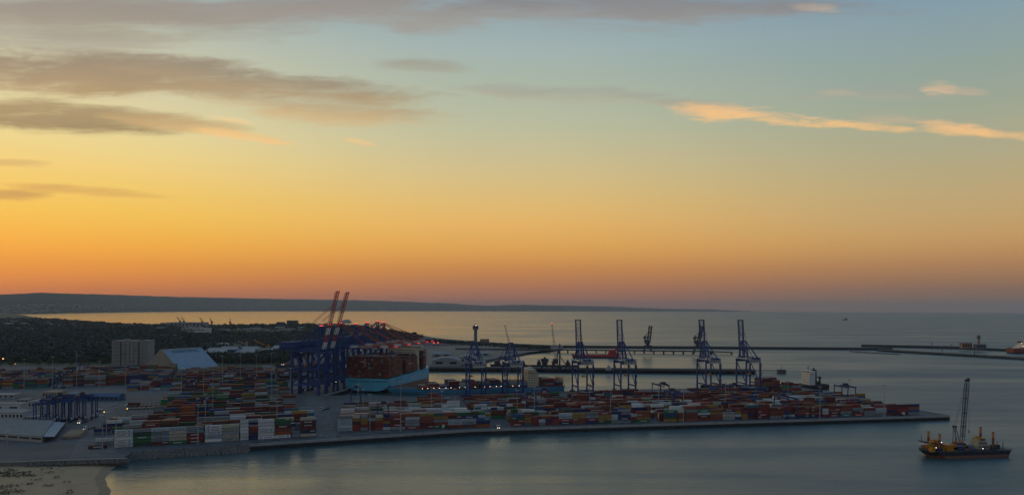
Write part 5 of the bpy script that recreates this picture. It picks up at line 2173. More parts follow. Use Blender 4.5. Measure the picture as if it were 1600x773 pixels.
# ------------------------------------------------------------------ jetty cranes
def jetty_crane(label, px, py_base, py_top, lean, d=None):
    a = W(px, py_base, 8.0)
    zt = ZT(px + lean, py_top, a.y) - 8.0
    t = thing('loading_crane', label, 'crane', (a.x, a.y, 8.0), 0.05, 'dark jetty cranes')
    w = 9.0
    for sx in (-1, 1):
        for sy in (-1, 1):
            b = MB()
            b.beam((sx * w, sy * 6, 0), (sx * w * 0.6, sy * 4, zt * 0.24), 1.6, NAVY)
            b.build('leg', t)
    b = MB()
    b.box((0, 0, zt * 0.25), (w * 1.7, 10, 2.6), NAVY)
    b.tube((0, 0, zt * 0.25), (0, 0, zt * 0.33), 3.6, NAVY, 12)
    b.build('portal', t)
    b = MB()
    b.box((-1, 0, zt * 0.38), (11, 8, zt * 0.11), STEEL)
    b.box((-6, 0, zt * 0.44), (5, 6, zt * 0.07), STEEL)
    b.build('machinery_house', t)
    b = MB()
    b.beam((-3, 0, zt * 0.42), (-7, 0, zt * 0.62), 2.0, NAVY)
    b.beam((3, 0, zt * 0.42), (-5, 0, zt * 0.66), 1.6, NAVY)
    b.box((-7, 0, zt * 0.55), (5, 5, zt * 0.1), NAVY)
    b.build('counterweight', t)
    b = MB()
    dx = lean / F * a.y
    lattice(b, (2, 0, zt * 0.40), (2 + dx, 0, zt), 6.0, 4.0, NAVY, 7, 1.0, 1.6)
    b.build('boom', t)
    b = MB()
    b.beam((-6, 0, zt * 0.65), (2 + dx * 0.7, 0, zt * 0.8), 0.7, NAVY)
    b.build('stay', t)


jetty_crane('dark upright harbour crane alone on the piled jetty', 1012, 550, 509, 3)
jetty_crane('dark upright harbour crane on the jetty just behind a raised blue boom', 1090, 551.5, 509, 5)


def slim_crane(label, px, py_base, px_top, py_top, zb, lamp):
    a = W(px, py_base, zb)
    zt = ZT(px_top, py_top, a.y) - zb
    dx = (px_top - px) / F * a.y
    t = thing('harbour_crane', label, 'crane', (a.x, a.y, zb), 0)
    for sx in (-1, 1):
        for sy in (-1, 1):
            b = MB()
            b.beam((sx * 5, sy * 5, 0), (sx * 2.5, sy * 2.5, 11), 1.0, NAVY)
            b.build('leg', t)
    b = MB()
    b.box((0, 0, 12), (8, 7, 3), NAVY)
    b.box((1, 0, 16), (6, 5, 5), STEEL)
    b.build('machinery_house', t)
    b = MB()
    b.beam((1.5, 0, 17), (3.0, 0, 30), 1.3, NAVY)
    b.beam((4, 0, 16), (3.0, 0, 30), 0.9, NAVY)
    b.build('mast', t)
    b = MB()
    lattice(b, (0, 0, 15), (dx, 0, zt), 1.7, 1.7, GREYSTEEL, 16, 0.22, 0.4)
    b.build('boom', t)
    b = MB()
    b.beam((3, 0, 30), (dx * 0.8, 0, zt * 0.82), 0.3, STEEL)
    b.build('stay', t)
    b = MB()
    b.box((dx, 0, zt + 0.8), (1.7, 1.7, 1.4), REDLAMP if lamp == 2 else mat('dim_red_lamp', (0.5, 0.05, 0.04), 0.4, emit=(1, 0.25, 0.18), strength=0.7))
    b.build('tip_lamp', t)


slim_crane('slim pale crane boom rising behind the second blue quay crane', 801, 579, 788.5, 506.5, 7.0, 1)
slim_crane('slim crane boom with bright red tip lamp above the wide jetty', 868, 578, 862, 505.5, 7.0, 2)

# hoppers and a dark loader on the wide jetty
for px, w, top, lab in ((818, 7, 563, 'dark hopper tower on the wide jetty, leftmost of the group'), (842, 8, 561, 'dark hopper tower on the wide jetty with flat head'),
                        (851, 12, 557.5, 'broad headed dark hopper between two hopper towers'), (865, 7, 560, 'dark hopper tower just left of the thick black mast'),
                        (887, 9, 562, 'dark hopper at the right end of the jetty group')):
    a = W(px, 578.5, 7.0)
    zt = ZT(px, top, a.y) - 7.0
    wm = w / F * a.y
    t = thing('hopper_tower', lab, 'hopper', (a.x, a.y, 7.0), 0.02, 'hoppers on the wide jetty')
    for sx in (-1, 1):
        for sy in (-1, 1):
            b = MB()
            b.beam((sx * wm * 0.42, sy * 3, 0), (sx * wm * 0.3, sy * 2.4, zt * 0.5), 0.9, NAVY)
            b.build('leg', t)
    b = MB()
    b.prism([(-wm * 0.2, -2), (wm * 0.2, -2), (wm * 0.2, 2), (-wm * 0.2, 2)], zt * 0.38, zt * 0.72, STEEL, [(-wm * 0.48, -4), (wm * 0.48, -4), (wm * 0.48, 4), (-wm * 0.48, 4)])
    b.build('hopper', t)
    b = MB()
    b.box((0, 0, zt * 0.8), (wm * (1.0 if px == 851 else 0.5), 5, zt * 0.16), NAVY)
    b.box((0, 0, zt * 0.93), (wm * 0.3, 3, zt * 0.14), NAVY)
    b.build('headhouse', t)
# thick black mast crane
a = W(874.5, 578.5, 7.0)
zt = ZT(874.5, 536.5, a.y) - 7
t = thing('mobile_crane', 'black harbour crane with thick tower on the wide jetty', 'crane', (a.x, a.y, 7.0))
b = MB()
b.box((0, 0, 2), (14, 9, 2.4), NAVY)
for sx in (-1, 1):
    b.box((sx * 5.5, 0, 0.7), (2.5, 10, 1.4), RUBBER)
b.build('chassis', t)
b = MB()
b.box((0, 0, 5.5), (8, 6, 4.8), NAVY)
b.box((-4.4, 0, 5.5), (3, 5, 3.6), STEEL)
b.build('machinery_house', t)
b = MB()
b.beam((0, 0, 8), (0, 0, zt), 2.6, NAVY, w2=1.8)
b.box((0.4, -1.6, zt * 0.55), (2.4, 2.2, 2.8), STEEL)
b.build('tower', t)
b = MB()
lattice(b, (1.5, 0, zt * 0.5), (9, 0, zt * 0.24), 1.4, 1.4, NAVY, 6, 0.25, 0.45)
b.build('boom', t)
# dark coaster at the jetty, bow to the left, and a small white topped building
workship('bulk_carrier', 'dark bulk ship with bow to the left lying behind the wide jetty', 765, 905, 574.5, 20, 5.6, DARKHULL, ANTIFOUL, 1.0, (0.91, 0.08, 3), True, cat='ship', house_paint=STEEL)
a = W(951, 578.5, 7.0)
t = thing('pump_house', 'small pale pyramid roofed hut on the wide jetty', 'hut', (a.x, a.y, 7.0))
b = MB()
b.box((0, 0, 1.6), (8, 7, 3.2), GREYSTEEL)
b.build('wall', t)
b = MB()
b.prism([(-4.6, -4.2), (4.6, -4.2), (4.6, 4.2), (-4.6, 4.2)], 3.2, 9.0, GREYSTEEL, [(-0.5, -0.5), (0.5, -0.5), (0.5, 0.5), (-0.5, 0.5)])
b.build('roof', t)

# ------------------------------------------------------------------ towers
def vts():
    d = 2085.0
    a = AT(743.2, d)
    t = thing('control_tower', 'round harbour control tower with lit lantern standing on the spit', 'tower', (a.x, a.y, 3.0))
    m = mat('tower_concrete', (0.13, 0.15, 0.18), 0.8, var=0.2, scale=0.05)
    ztop = ZT(743.2, 505.0, d) - 3
    b = MB()
    b.tube((0, 0, 0), (0, 0, ztop * 0.72), 4.6, m, 16)
    b.build('shaft', t)
    b = MB()
    b.tube((0, 0, ztop * 0.68), (0, 0, ztop * 0.76), 5.0, m, 16, 8.6)
    b.tube((0, 0, ztop * 0.76), (0, 0, ztop * 0.80), 8.6, m, 16)
    b.tube((0, 0, ztop * 0.86), (0, 0, ztop * 0.9), 8.6, m, 16, 6.0)
    b.build('gallery', t)
    b = MB()
    b.tube((0, 0, ztop * 0.80), (0, 0, ztop * 0.86), 8.2, GLASS, 16)
    b.build('glazing', t)
    b = MB()
    b.tube((0, 0, ztop * 0.9), (0, 0, ztop * 0.96), 3.2, m, 12)
    b.beam((0, 0, ztop * 0.96), (0, 0, ztop * 1.03), 0.7, STEEL)
    b.build('lantern_room', t)
    b = MB()
    b.box((1.5, -4.0, ztop * 0.90), (3.0, 1.2, 1.8), WHITELAMP)
    b.build('lamp', t)
    b = MB()
    b.box((-10, 4, 5), (26, 16, 10), m)
    b.box((-10, -4.06, 6), (22, 0.2, 1.6), GLASS)
    b.build('base_building', t)


vts()


def generic_house(name, label, pxa, pxb, py_base, py_top, zg, depth, wallm, roofm, cat='building', roof='flat', rows=2, cols=6, d=None, rz=0.0, group=None):
    a = W((pxa + pxb) / 2, py_base, zg)
    if d:
        a = AT((pxa + pxb) / 2, d, zg)
    w = (pxb - pxa) / F * a.y
    h = ZT((pxa + pxb) / 2, py_top, a.y) - zg
    t = thing(name, label, cat, (a.x, a.y + depth / 2, zg), rz, group)
    wh = h if roof == 'flat' else h * 0.62
    b = MB()
    b.box((0, 0, wh / 2), (w, depth, wh), wallm)
    b.build('wall', t)
    b = MB()
    if roof == 'flat':
        b.box((0, 0, wh + 0.2), (w + 0.6, depth + 0.6, 0.4), roofm)
    elif roof == 'gable':
        b.add([(-w / 2 - .4, -depth / 2 - .6, wh), (w / 2 + .4, -depth / 2 - .6, wh), (w / 2 + .4, depth / 2 + .6, wh), (-w / 2 - .4, depth / 2 + .6, wh), (-w / 2 - .4, 0, h), (w / 2 + .4, 0, h)],
              [(0, 1, 5, 4), (2, 3, 4, 5), (0, 4, 3), (1, 2, 5), (3, 2, 1, 0)], roofm)
    elif roof == 'arch':
        n = 9
        pts = [(-w / 2 + w * k / (n - 1), wh + (h - wh) * math.sin(math.pi * k / (n - 1))) for k in range(n)]
        b.loft([[(x, -depth / 2 - .3, z) for x, z in pts], [(x, depth / 2 + .3, z) for x, z in pts]], roofm)
    b.build('roof', t)
    for r in range(rows):
        for c in range(cols):
            b = MB()
            x = -w / 2 + w * (c + 0.5) / cols
            z = wh * (r + 0.55) / rows
            b.box((x, -depth / 2 - 0.03, z), (w / cols * 0.5, 0.14, wh / rows * 0.42), GLASS)
            b.build('window', t)
    return t


BRICK = mat('warm_brick', (0.26, 0.15, 0.11), 0.85, var=0.2, scale=0.2)
TAN_ = mat('tan_render', (0.34, 0.27, 0.2), 0.85, var=0.2, scale=0.1)
ROOFG = mat('grey_roof', (0.2, 0.22, 0.24), 0.7, var=0.25, scale=0.08)
GREYC = mat('grey_cladding', (0.25, 0.27, 0.29), 0.75, var=0.25, scale=0.06)
generic_house('terminal_building', 'low tan building beside the control tower', 750, 764, 537.5, 529.5, 3, 18, TAN_, ROOFG, rows=1, cols=5)
generic_house('signal_station', 'low reddish building on the right breakwater', 1504, 1519, 544.0, 535.5, 6, 14, BRICK, ROOFG, rows=1, cols=4)
generic_house('signal_station', 'small dark flat building at the foot of the beacon tower', 1526, 1541, 545.0, 537.5, 6, 14, mat('slate_render', (0.12, 0.12, 0.13), 0.8), ROOFG, rows=1, cols=4)
# beacon tower on the right breakwater
d = 1900.0
a = AT(1534, d)
t = thing('beacon_tower', 'brown beacon tower with wide gallery on the right breakwater', 'tower', (a.x, a.y + 12, 6.0))
zt = ZT(1534, 523.5, d) - 6
b = MB()
b.tube((0, 0, 0), (0, 0, zt * 0.74), 3.2, BRICK, 12, 2.6)
b.build('shaft', t)
b = MB()
b.tube((0, 0, zt * 0.74), (0, 0, zt * 0.8), 3.0, STEEL, 12, 5.0)
b.tube((0, 0, zt * 0.8), (0, 0, zt * 0.9), 3.8, mat('teal_cab', (0.05, 0.12, 0.17), 0.5), 12)
b.tube((0, 0, zt * 0.9), (0, 0, zt), 4.4, STEEL, 12, 1.0)
b.build('lantern_room', t)
b = MB()
b.beam((-9, 0, zt * 0.83), (-2, 0, zt * 0.83), 0.7, STEEL)
b.beam((-8, 0, zt * 0.96), (-1, 0, zt * 0.96), 0.6, STEEL)
b.build('gallery_arm', t)
for k, (px, py, h, lab) in enumerate([(1456, 545.5, 16, 'thin mast on the right breakwater, leftmost of three'), (1487, 546.0, 14, 'thin mast on the right breakwater beside the reddish building'),
                                      (1522.5, 557.5, 26, 'dark pole standing on the pale nearer breakwater'), (1472, 552.5, 9, 'short post on the pale nearer breakwater')]):
    a = W(px, py, 5)
    t = thing('navigation_mast', lab, 'mast', (a.x, a.y, 4.0))
    b = MB()
    b.tube((0, 0, 0), (0, 0, h), 0.9, STEEL, 8, 0.5)
    b.build('pole', t)
    b = MB()
    b.box((0, 0, h + 0.6), (2.2, 2.2, 1.6), STEEL)
    b.build('lamp_head', t)

# ------------------------------------------------------------------ buildings of the hinterland
# tall block left of the store
CON = mat('silo_concrete', (0.25, 0.235, 0.21), 0.85, var=0.3, scale=0.05, stain=0.3)
a = W(200, 574, GZ)
w = 53 / F * a.y
h = ZT(200, 533, a.y) - GZ
t = thing('silo_block', 'tall pale concrete silo block rising over the back container field', 'silo', (a.x, a.y + 18, GZ), R(8))
b = MB()
b.box((0, 0, h / 2), (w, 34, h), CON)
b.build('wall', t)
for k in range(8):
    b = MB()
    x = -w / 2 + w * (k + 0.5) / 8
    b.box((x, -17.3, h / 2 - 0.4), (w / 8 * 0.82, 0.9, h - 1.4), CON)
    b.build('bay_panel', t)
for k, x in enumerate((-w * 0.25, w * 0.26)):
    b = MB()
    b.box((x, -17.9, h * 0.5), (1.6, 1.2, h - 2), STEEL)
    b.build('riser_shaft', t)
b = MB()
b.box((0, 0, h + 0.5), (w + 0.8, 35, 1.0), CON)
b.box((-w * 0.2, 3, h + 2.2), (9, 8, 2.6), CON)
b.box((w * 0.25, 0, h + 1.8), (6, 6, 1.8), STEEL)
b.build('roof', t)
for r in range(7):
    b = MB()
    for c in range(9):
        b.box((-w * 0.44 + c * w * 0.11, -17.83, 5 + r * (h - 8) / 6.5), (1.0, 0.2, 1.4), GLASS)
    b.build('window_row', t)

# sheet roofed sulphur store
g0, g1 = W(225, 578.5, GZ), W(280, 577, GZ)
e1 = W(341, 571.5, GZ)
gd = (g1 - g0)
ld = (e1 - g1)
wS, lS = 86.0, ld.length
ld = ld.normalized()
gd = Vector((ld.y, -ld.x, 0))
g0 = g1 - gd * wS
t = thing('storage_shed', 'huge tent shaped store with pale blue sheet roof and tan gable', 'shed', tuple(g0), math.atan2(gd.y, gd.x))
hR = ZT(253, 547, (g0 + gd * wS / 2).y) - GZ
SHEETB = mat('pale_blue_sheet', (0.26, 0.36, 0.45), 0.55, var=0.22, scale=0.12)
GABLE = mat('tan_gable_sheet', (0.25, 0.235, 0.2), 0.8, var=0.25, scale=0.1)
b = MB()
b.add([(0, 0, 0), (wS, 0, 0), (wS / 2 + 3, 0, hR), (wS / 2 - 3, 0, hR)], [(0, 1, 2, 3)], GABLE)
b.build('gable_wall', t)
b = MB()
b.add([(0, lS, 0), (wS, lS, 0), (wS / 2 + 3, lS, hR), (wS / 2 - 3, lS, hR)], [(1, 0, 3, 2)], GABLE)
b.build('gable_wall', t)
NP = 16
slope = Vector((wS / 2 - 3, 0, -hR))
for k in range(NP):
    y0, y1 = lS * k / NP + 0.08, lS * (k + 1) / NP - 0.08
    up = 0.25 + 0.14 * (k % 2)
    b = MB()
    for s, xr, xe in ((1, wS / 2 + 3, wS + 1.4), (-1, wS / 2 - 3, -1.4)):
        nx = s * 0.7
        b.loft([[(xr, y0, hR + up), (xr, y1, hR + up), (xr, y1, hR + up - 0.3), (xr, y0, hR + up - 0.3)],
                [(xe, y0, up - 0.8), (xe, y1, up - 0.8), (xe, y1, up - 1.1), (xe, y0, up - 1.1)]], SHEETB)
    b.build('roof_panel', t)
b = MB()
b.box((wS / 2, lS / 2, hR + 0.7), (7.4, lS + 1, 0.5), SHEETB)
b.build('ridge_cap', t)
b = MB()
for k in range(4):
    b.box((wS * (0.2 + 0.2 * k), -0.08, 4.5), (2.4, 0.3, 3.0), STEEL)
b.build('gable_vents', t)
ang = math.atan2(hR, wS / 2 - 3)
lt = lettering('lettering', 'SIARKOPOL', 8.6, mat('navy_roof_lettering', (0.04, 0.09, 0.17), 0.7, var=0.1), t, (wS / 2 + 8.6, lS * 0.52, hR - 5.6 * math.tan(ang) + 0.95 + 0.3), (0, 0, 0), 1.3, 0.1)
yv_ = Vector((-math.cos(ang), 0, math.sin(ang)))
xv_ = Vector((0, 1, 0))
zv_ = xv_.cross(yv_)
lt.rotation_euler = Matrix((xv_, yv_, zv_)).transposed().to_euler()

# long sheds and warehouses behind
WHSH = mat('pale_grey_sheet', (0.33, 0.33, 0.34), 0.7, var=0.25, scale=0.05)
generic_house('warehouse', 'long pale grey warehouse right of the tent shaped store', 318, 398, 559, 544.5, GZ, 60, WHSH, WHSH, 'warehouse', 'gable', 1, 8)
generic_house('warehouse', 'pale low warehouse with sheet roof left of the large cranes', 392, 432, 553, 545.0, GZ, 40, GREYC, WHSH, 'warehouse', 'gable', 1, 5)
generic_house('warehouse', 'grey warehouse half hidden by the large crane booms', 424, 462, 549.5, 540.0, GZ, 50, GREYC, WHSH, 'warehouse', 'gable', 1, 5)
generic_house('warehouse', 'long low grey warehouse farthest behind the pale one', 340, 400, 551, 541.5, GZ, 50, WHSH, GREYC, 'warehouse', 'gable', 1, 6)
generic_house('warehouse', 'small arched grey shelter behind the pale warehouse', 334, 352, 541, 535.5, GZ, 30, GREYC, WHSH, 'warehouse', 'arch', 1, 3)
generic_house('factory', 'blue industrial building beside the pale warehouse', 355, 366, 559, 546, GZ, 16, mat('blue_cladding', (0.03, 0.13, 0.28), 0.6, var=0.2), NAVY, 'building', rows=2, cols=3)
generic_house('factory', 'white factory block in the woods before the bay', 303, 320, 523, 512.5, GZ, 60, mat('white_cladding', (0.5, 0.5, 0.48), 0.7, var=0.15), WHSH, 'factory', rows=2, cols=5)
generic_house('factory', 'long low grey hall in the woods at the bay shore', 266, 318, 511.5, 503.5, GZ, 60, GREYC, ROOFG, 'factory', rows=1, cols=9)
generic_house('factory', 'pale hall left of the white factory block', 287, 300, 519, 512.0, GZ, 40, WHSH, WHSH, 'factory', rows=1, cols=4)
generic_house('warehouse', 'pale long roof among trees in the wood at the left', 56, 120, 556.5, 553.0, GZ, 30, WHSH, WHSH, 'warehouse', 'gable', 1, 8)
generic_house('warehouse', 'second pale long roof among trees nearer the container field', 84, 178, 564.5, 560.5, GZ, 30, GREYC, GREYC, 'warehouse', 'gable', 1, 9)
generic_house('warehouse', 'grey low shed at the foot of the tall silo block', 226, 246, 566, 556.5, GZ, 24, WHSH, WHSH, 'warehouse', rows=1, cols=3)
generic_house('apartment_house', 'dark tall house block at the bay shore among trees', 448, 463, 508, 500.5, GZ, 40, mat('dark_render', (0.07, 0.08, 0.08), 0.8, var=0.3, scale=0.05), ROOFG, 'building', rows=3, cols=6)
generic_house('apartment_house', 'second dark house block at the bay shore right of the tallest trees', 432, 443, 508.5, 503, GZ, 30, mat('dark_render', (0.07, 0.08, 0.08), 0.8), ROOFG, 'building', rows=2, cols=4)
for k, (px, py, w, lab) in enumerate([(352, 518, 12, 'pale house front in a clearing of the far wood'), (384, 517, 10, 'tan house in a clearing right of the pale front'), (398, 515.5, 16, 'long tan row house in the clearing'),
                                      (418, 519.5, 9, 'white house lowest in the far clearing'), (437, 514, 14, 'pale long house right of the white one'), (455, 517, 10, 'grey white house beside the dark blocks'),
                                      (471, 514.5, 12, 'tan house at the right end of the clearing'), (358, 527.5, 10, 'reddish house deep in the wood'), (112, 510, 10, 'orange lit house at the left in the wood'),
                                      (75, 509, 12, 'greyish house at the far left in the wood'), (20, 508, 30, 'long pale hall at the left picture edge in the wood'), (250, 515, 14, 'pale low house left of the factory hall'),
                                      (200, 511, 16, 'low grey house over the tall silo block'), (150, 509.5, 10, 'small grey house between trees at left')]):
    generic_house('house', lab, px - w / 2, px + w / 2, py, py - 4.2, GZ, 14, (TAN_, PALE, BRICK, WHSH)[(k * 3 + 1) % 4], ROOFG, 'house', 'gable', 1, 4)
rh = random.Random(77)
for k in range(54):
    px = rh.uniform(-5, 330)
    py = rh.choice((rh.uniform(505, 516), rh.uniform(508, 534), rh.uniform(540, 562)))
    w = rh.uniform(5, 17)
    generic_house('house', f"small {('white sheeted', 'grey clad', 'pale rendered', 'tan')[k % 4]} {('gabled', 'flat roofed')[k % 2]} building half hidden among trees of the far wood", px - w / 2, px + w / 2, py, py - rh.uniform(3.0, 5.5), GZ, rh.uniform(10, 22), (WHSH, GREYC, PALE, TAN_)[k % 4], (ROOFG, WHSH)[k % 2], 'house',
                  ('gable', 'flat')[k % 2], 1, 2, group='small buildings scattered in the far wood')
# yellow conveyors in the wood
for px0, py0, px1, py1, lab in ((397, 531, 418, 541, 'yellow sloping conveyor frame in the wood'), (371, 532, 384, 537, 'tan short conveyor left of the yellow one')):
    a, c = W(px0, py0 + 12, GZ), W(px1, py1 + 2, GZ)
    c = AT(px1, a.y)
    t = thing('conveyor', lab, 'conveyor', (a.x, a.y, GZ))
    z0, z1 = ZT(px0, py0, a.y) - GZ, ZT(px1, py1, a.y) - GZ
    L = c.x - a.x
    b = MB()
    lattice(b, (0, 0, z0), (L, 0, z1), 2.4, 2.4, YELLOW if px0 > 390 else TAN_, 6, 0.4, 0.7)
    b.build('truss', t)
    for f in (0.15, 0.9):
        b = MB()
        b.beam((L * f, 0, 0), (L * f, 0, z0 + (z1 - z0) * f - 1.4), 1.0, YELLOW if px0 > 390 else TAN_)
        b.build('support', t)
    b = MB()
    b.box((L + 2.5, 0, max(3.5, z1 + 4) / 2 + 1), (3.4, 4, max(3.5, z1 + 4) + 2), YELLOW if px0 > 390 else TAN_)
    b.build('headhouse', t)
# shipyard cranes on the horizon of the bay
for px, ptx, top, lab in ((281.5, 276, 494.5, 'thin far shipyard crane, leftmost pair member'), (287.5, 283.5, 495, 'thin far shipyard crane, right of the leftmost'), (316, 312, 496, 'thin far shipyard crane above the white factory'),
                          (331, 327.5, 497, 'thin far shipyard crane right of the white factory'), (359.5, 359.5, 497.5, 'short far church like tower in the wood')):
    a = W(px, 509, GZ)
    zt = ZT(ptx, top, a.y) - GZ
    t = thing('shipyard_crane', lab, 'crane', (a.x, a.y, GZ))
    dx = (ptx - px) / F * a.y
    b = MB()
    b.beam((0, 0, 0), (0, 0, zt * 0.5), 7.0, STEEL, w2=4.0)
    b.box((0, 0, zt * 0.5), (9, 8, 8), STEEL)
    b.build('tower', t)
    b = MB()
    b.beam((0, 0, zt * 0.5), (dx, 0, zt), 2.6, STEEL)
    b.beam((-dx * 0.5, 0, zt * 0.7), (dx * 0.8, 0, zt * 0.9), 1.2, STEEL)
    b.build('boom', t)

# grey stockpile sheds and heaps on the spit behind the big ship
for px, w, py, top, lab, rf in ((697, 44, 571, 558, 'large grey shed on the spit behind the bow of the big ship', 'arch'), (728, 28, 566, 555, 'second grey shed on the spit right of the large one', 'arch'),
                                (690, 30, 558, 549.5, 'long low grey hall on the spit farther back', 'gable'), (752, 26, 556, 549, 'low grey hall on the spit towards the water', 'gable')):
    generic_house('stock_shed', lab, px - w / 2, px + w / 2, py, top, GZ, 34, GREYC, GREYC, 'shed', rf, 1, 2)
for px, py, lab in ((678, 531, 'red lamp mast on the spit, left one'), (684.5, 530.5, 'red lamp mast on the spit, right one')):
    a = W(px, py + 14, GZ)
    zt = ZT(px, py + 5, a.y) - GZ
    t = thing('lamp_mast', lab, 'mast', (a.x, a.y, GZ))
    b = MB()
    b.beam((0, 0, 0), (0, 0, zt), 0.8, STEEL)
    b.build('pole', t)
    b = MB()
    b.box((0, 0, zt + 1), (2.6, 2.6, 2.6), REDLAMP)
    b.build('lamp', t)

# ------------------------------------------------------------------ near left: office, long shed, stacked boards
RIDGE = mat('corrugated_grey', (0.27, 0.28, 0.28), 0.7, var=0.25, scale=0.2, stain=0.2)
a0, a1, a2, a3 = W(-60, 672, GZ + 5), W(66, 681, GZ + 5), W(84, 658, GZ + 5), W(-60, 656, GZ + 5)
t = thing('long_shed', 'long low shed with ribbed grey roof and lean-to at its right end', 'shed', (a1.x, a1.y, GZ), 0)


def shp(u, v, z):                                 # u along the front, v from front to back of the skewed plan
    q = (a0.lerp(a1, u)).lerp(a3.lerp(a2, u), v) - a1
    return (q.x, q.y, z)


b = MB()
b.prism([shp(0, 0, 0)[:2], shp(1, 0, 0)[:2], shp(1, 1, 0)[:2], shp(0, 1, 0)[:2]], 0, 5.0, RIDGE)
b.build('wall', t)
NR = 12
for k in range(NR):                               # roof bays, each a low ridge
    v0, v1 = k / NR + 0.004, (k + 1) / NR - 0.004
    vm = (v0 + v1) / 2
    b = MB()
    b.loft([[shp(0, v0, 5.02), shp(0, vm, 6.5), shp(0, v1, 5.02)], [shp(1.004, v0, 5.02), shp(1.004, vm, 6.5), shp(1.004, v1, 5.02)]], RIDGE)
    b.build('roof_ridge', t)
for k in range(7):
    b = MB()
    p0, p1 = Vector(shp((k + 0.1) / 7, 0, 2.9)), Vector(shp((k + 0.9) / 7, 0, 2.9))
    b.beam(p0, p1, 0.3, GLASS, 1.2)
    b.build('window', t)
l0, l1 = W(85, 683, GZ + 2.5), W(102, 661, GZ + 2.5)
q0, q1 = l0 - a1, l1 - a1
b = MB()
e0, e1 = shp(1.006, 0, 4.9), shp(1.006, 1, 4.9)
b.loft([[e0, e1, (e1[0], e1[1], 4.6), (e0[0], e0[1], 4.6)], [(q0.x, q0.y, 3.3), (q1.x, q1.y, 3.3), (q1.x, q1.y, 3.0), (q0.x, q0.y, 3.0)]], mat('blue_grey_sheet', (0.26, 0.34, 0.42), 0.6, var=0.2, scale=0.2))
b.build('lean_to_roof', t)
for k in range(6):
    b = MB()
    c = q0.lerp(q1, (k + 0.1) / 5.2)
    b.box((c.x - 0.5, c.y, 1.5), (0.4, 0.4, 3.0), STEEL)
    b.build('post', t)
OFW = mat('office_white', (0.46, 0.46, 0.46), 0.75, var=0.15, scale=0.1)
generic_house('office_building', 'white office with a row of dark windows behind the long shed', -40, 36, 655, 644.5, GZ, 26, OFW, ROOFG, 'office', rows=1, cols=13)
generic_house('office_building', 'pale upper office block set back behind the windowed one', -40, 33, 646, 631.5, GZ, 16, OFW, ROOFG, 'office', rows=1, cols=3)
generic_house('annex', 'low flat white annex right of the office', 37, 58, 655.5, 651, GZ, 10, WHSH, WHSH, 'building', rows=1, cols=4)
generic_house('workshop', 'grey workshop with pale walls behind the office', 44, 63, 648, 627, GZ, 16, WHSH, ROOFG, 'building', rows=2, cols=4)
generic_house('workshop', 'sand coloured flat building on the near side of the back road', 66, 89, 621, 612.5, GZ, 20, TAN_, TAN_, 'building', rows=1, cols=5)
generic_house('store', 'low white roofed store at the left edge beside the back road', -30, 22, 622, 616.5, GZ, 14, WHSH, WHSH, 'building', rows=1, cols=6)
generic_house('store', 'small grey store between the office and the back road', 26, 44, 630, 624, GZ, 10, GREYC, ROOFG, 'building', rows=1, cols=3)
generic_house('store', 'low grey shed right of the sand coloured building', 94, 120, 618, 613, GZ, 12, GREYC, GREYC, 'building', 'gable', 1, 4)
generic_house('store', 'dark roofed shed behind the parked gantries', 92, 128, 628, 622, GZ, 12, ROOFG, ROOFG, 'building', 'gable', 1, 4)
generic_house('gatehouse', 'small pale gatehouse alone on the yard road', 150, 158, 644, 640, GZ, 6, WHSH, WHSH, 'building', rows=1, cols=2)
BT = mat('blue_tarpaulin', (0.035, 0.1, 0.2), 0.7, var=0.25, scale=0.2)
generic_house('tarpaulin_shelter', 'low blue tarpaulin covered shelter in the open yard', 135, 185, 626, 615, GZ, 16, BT, BT, 'shelter', 'gable', 1, 7)
# bundles of boards
BOARD = mat('pale_boards', (0.36, 0.28, 0.2), 0.85, var=0.3, scale=0.6)
o0 = W(112, 684, GZ)
for k in range(5):
    p = o0 + V2 * (k * 6.4)
    t = thing('board_stack', f'{ORD[k + 1]} long flat stack of pale boards beside the lean-to, counted from the beach', 'boards', (p.x, p.y, GZ), R(21), 'board stacks beside the long shed')
    for lvl in range(3):
        for c in range(4):
            b = MB()
            b.box((0, -1.9 + c * 1.25, 0.5 + lvl * 0.85), (14 - lvl, 1.15, 0.75), BOARD if (lvl + c + k) % 3 else BRICK)
            b.build('board', t)

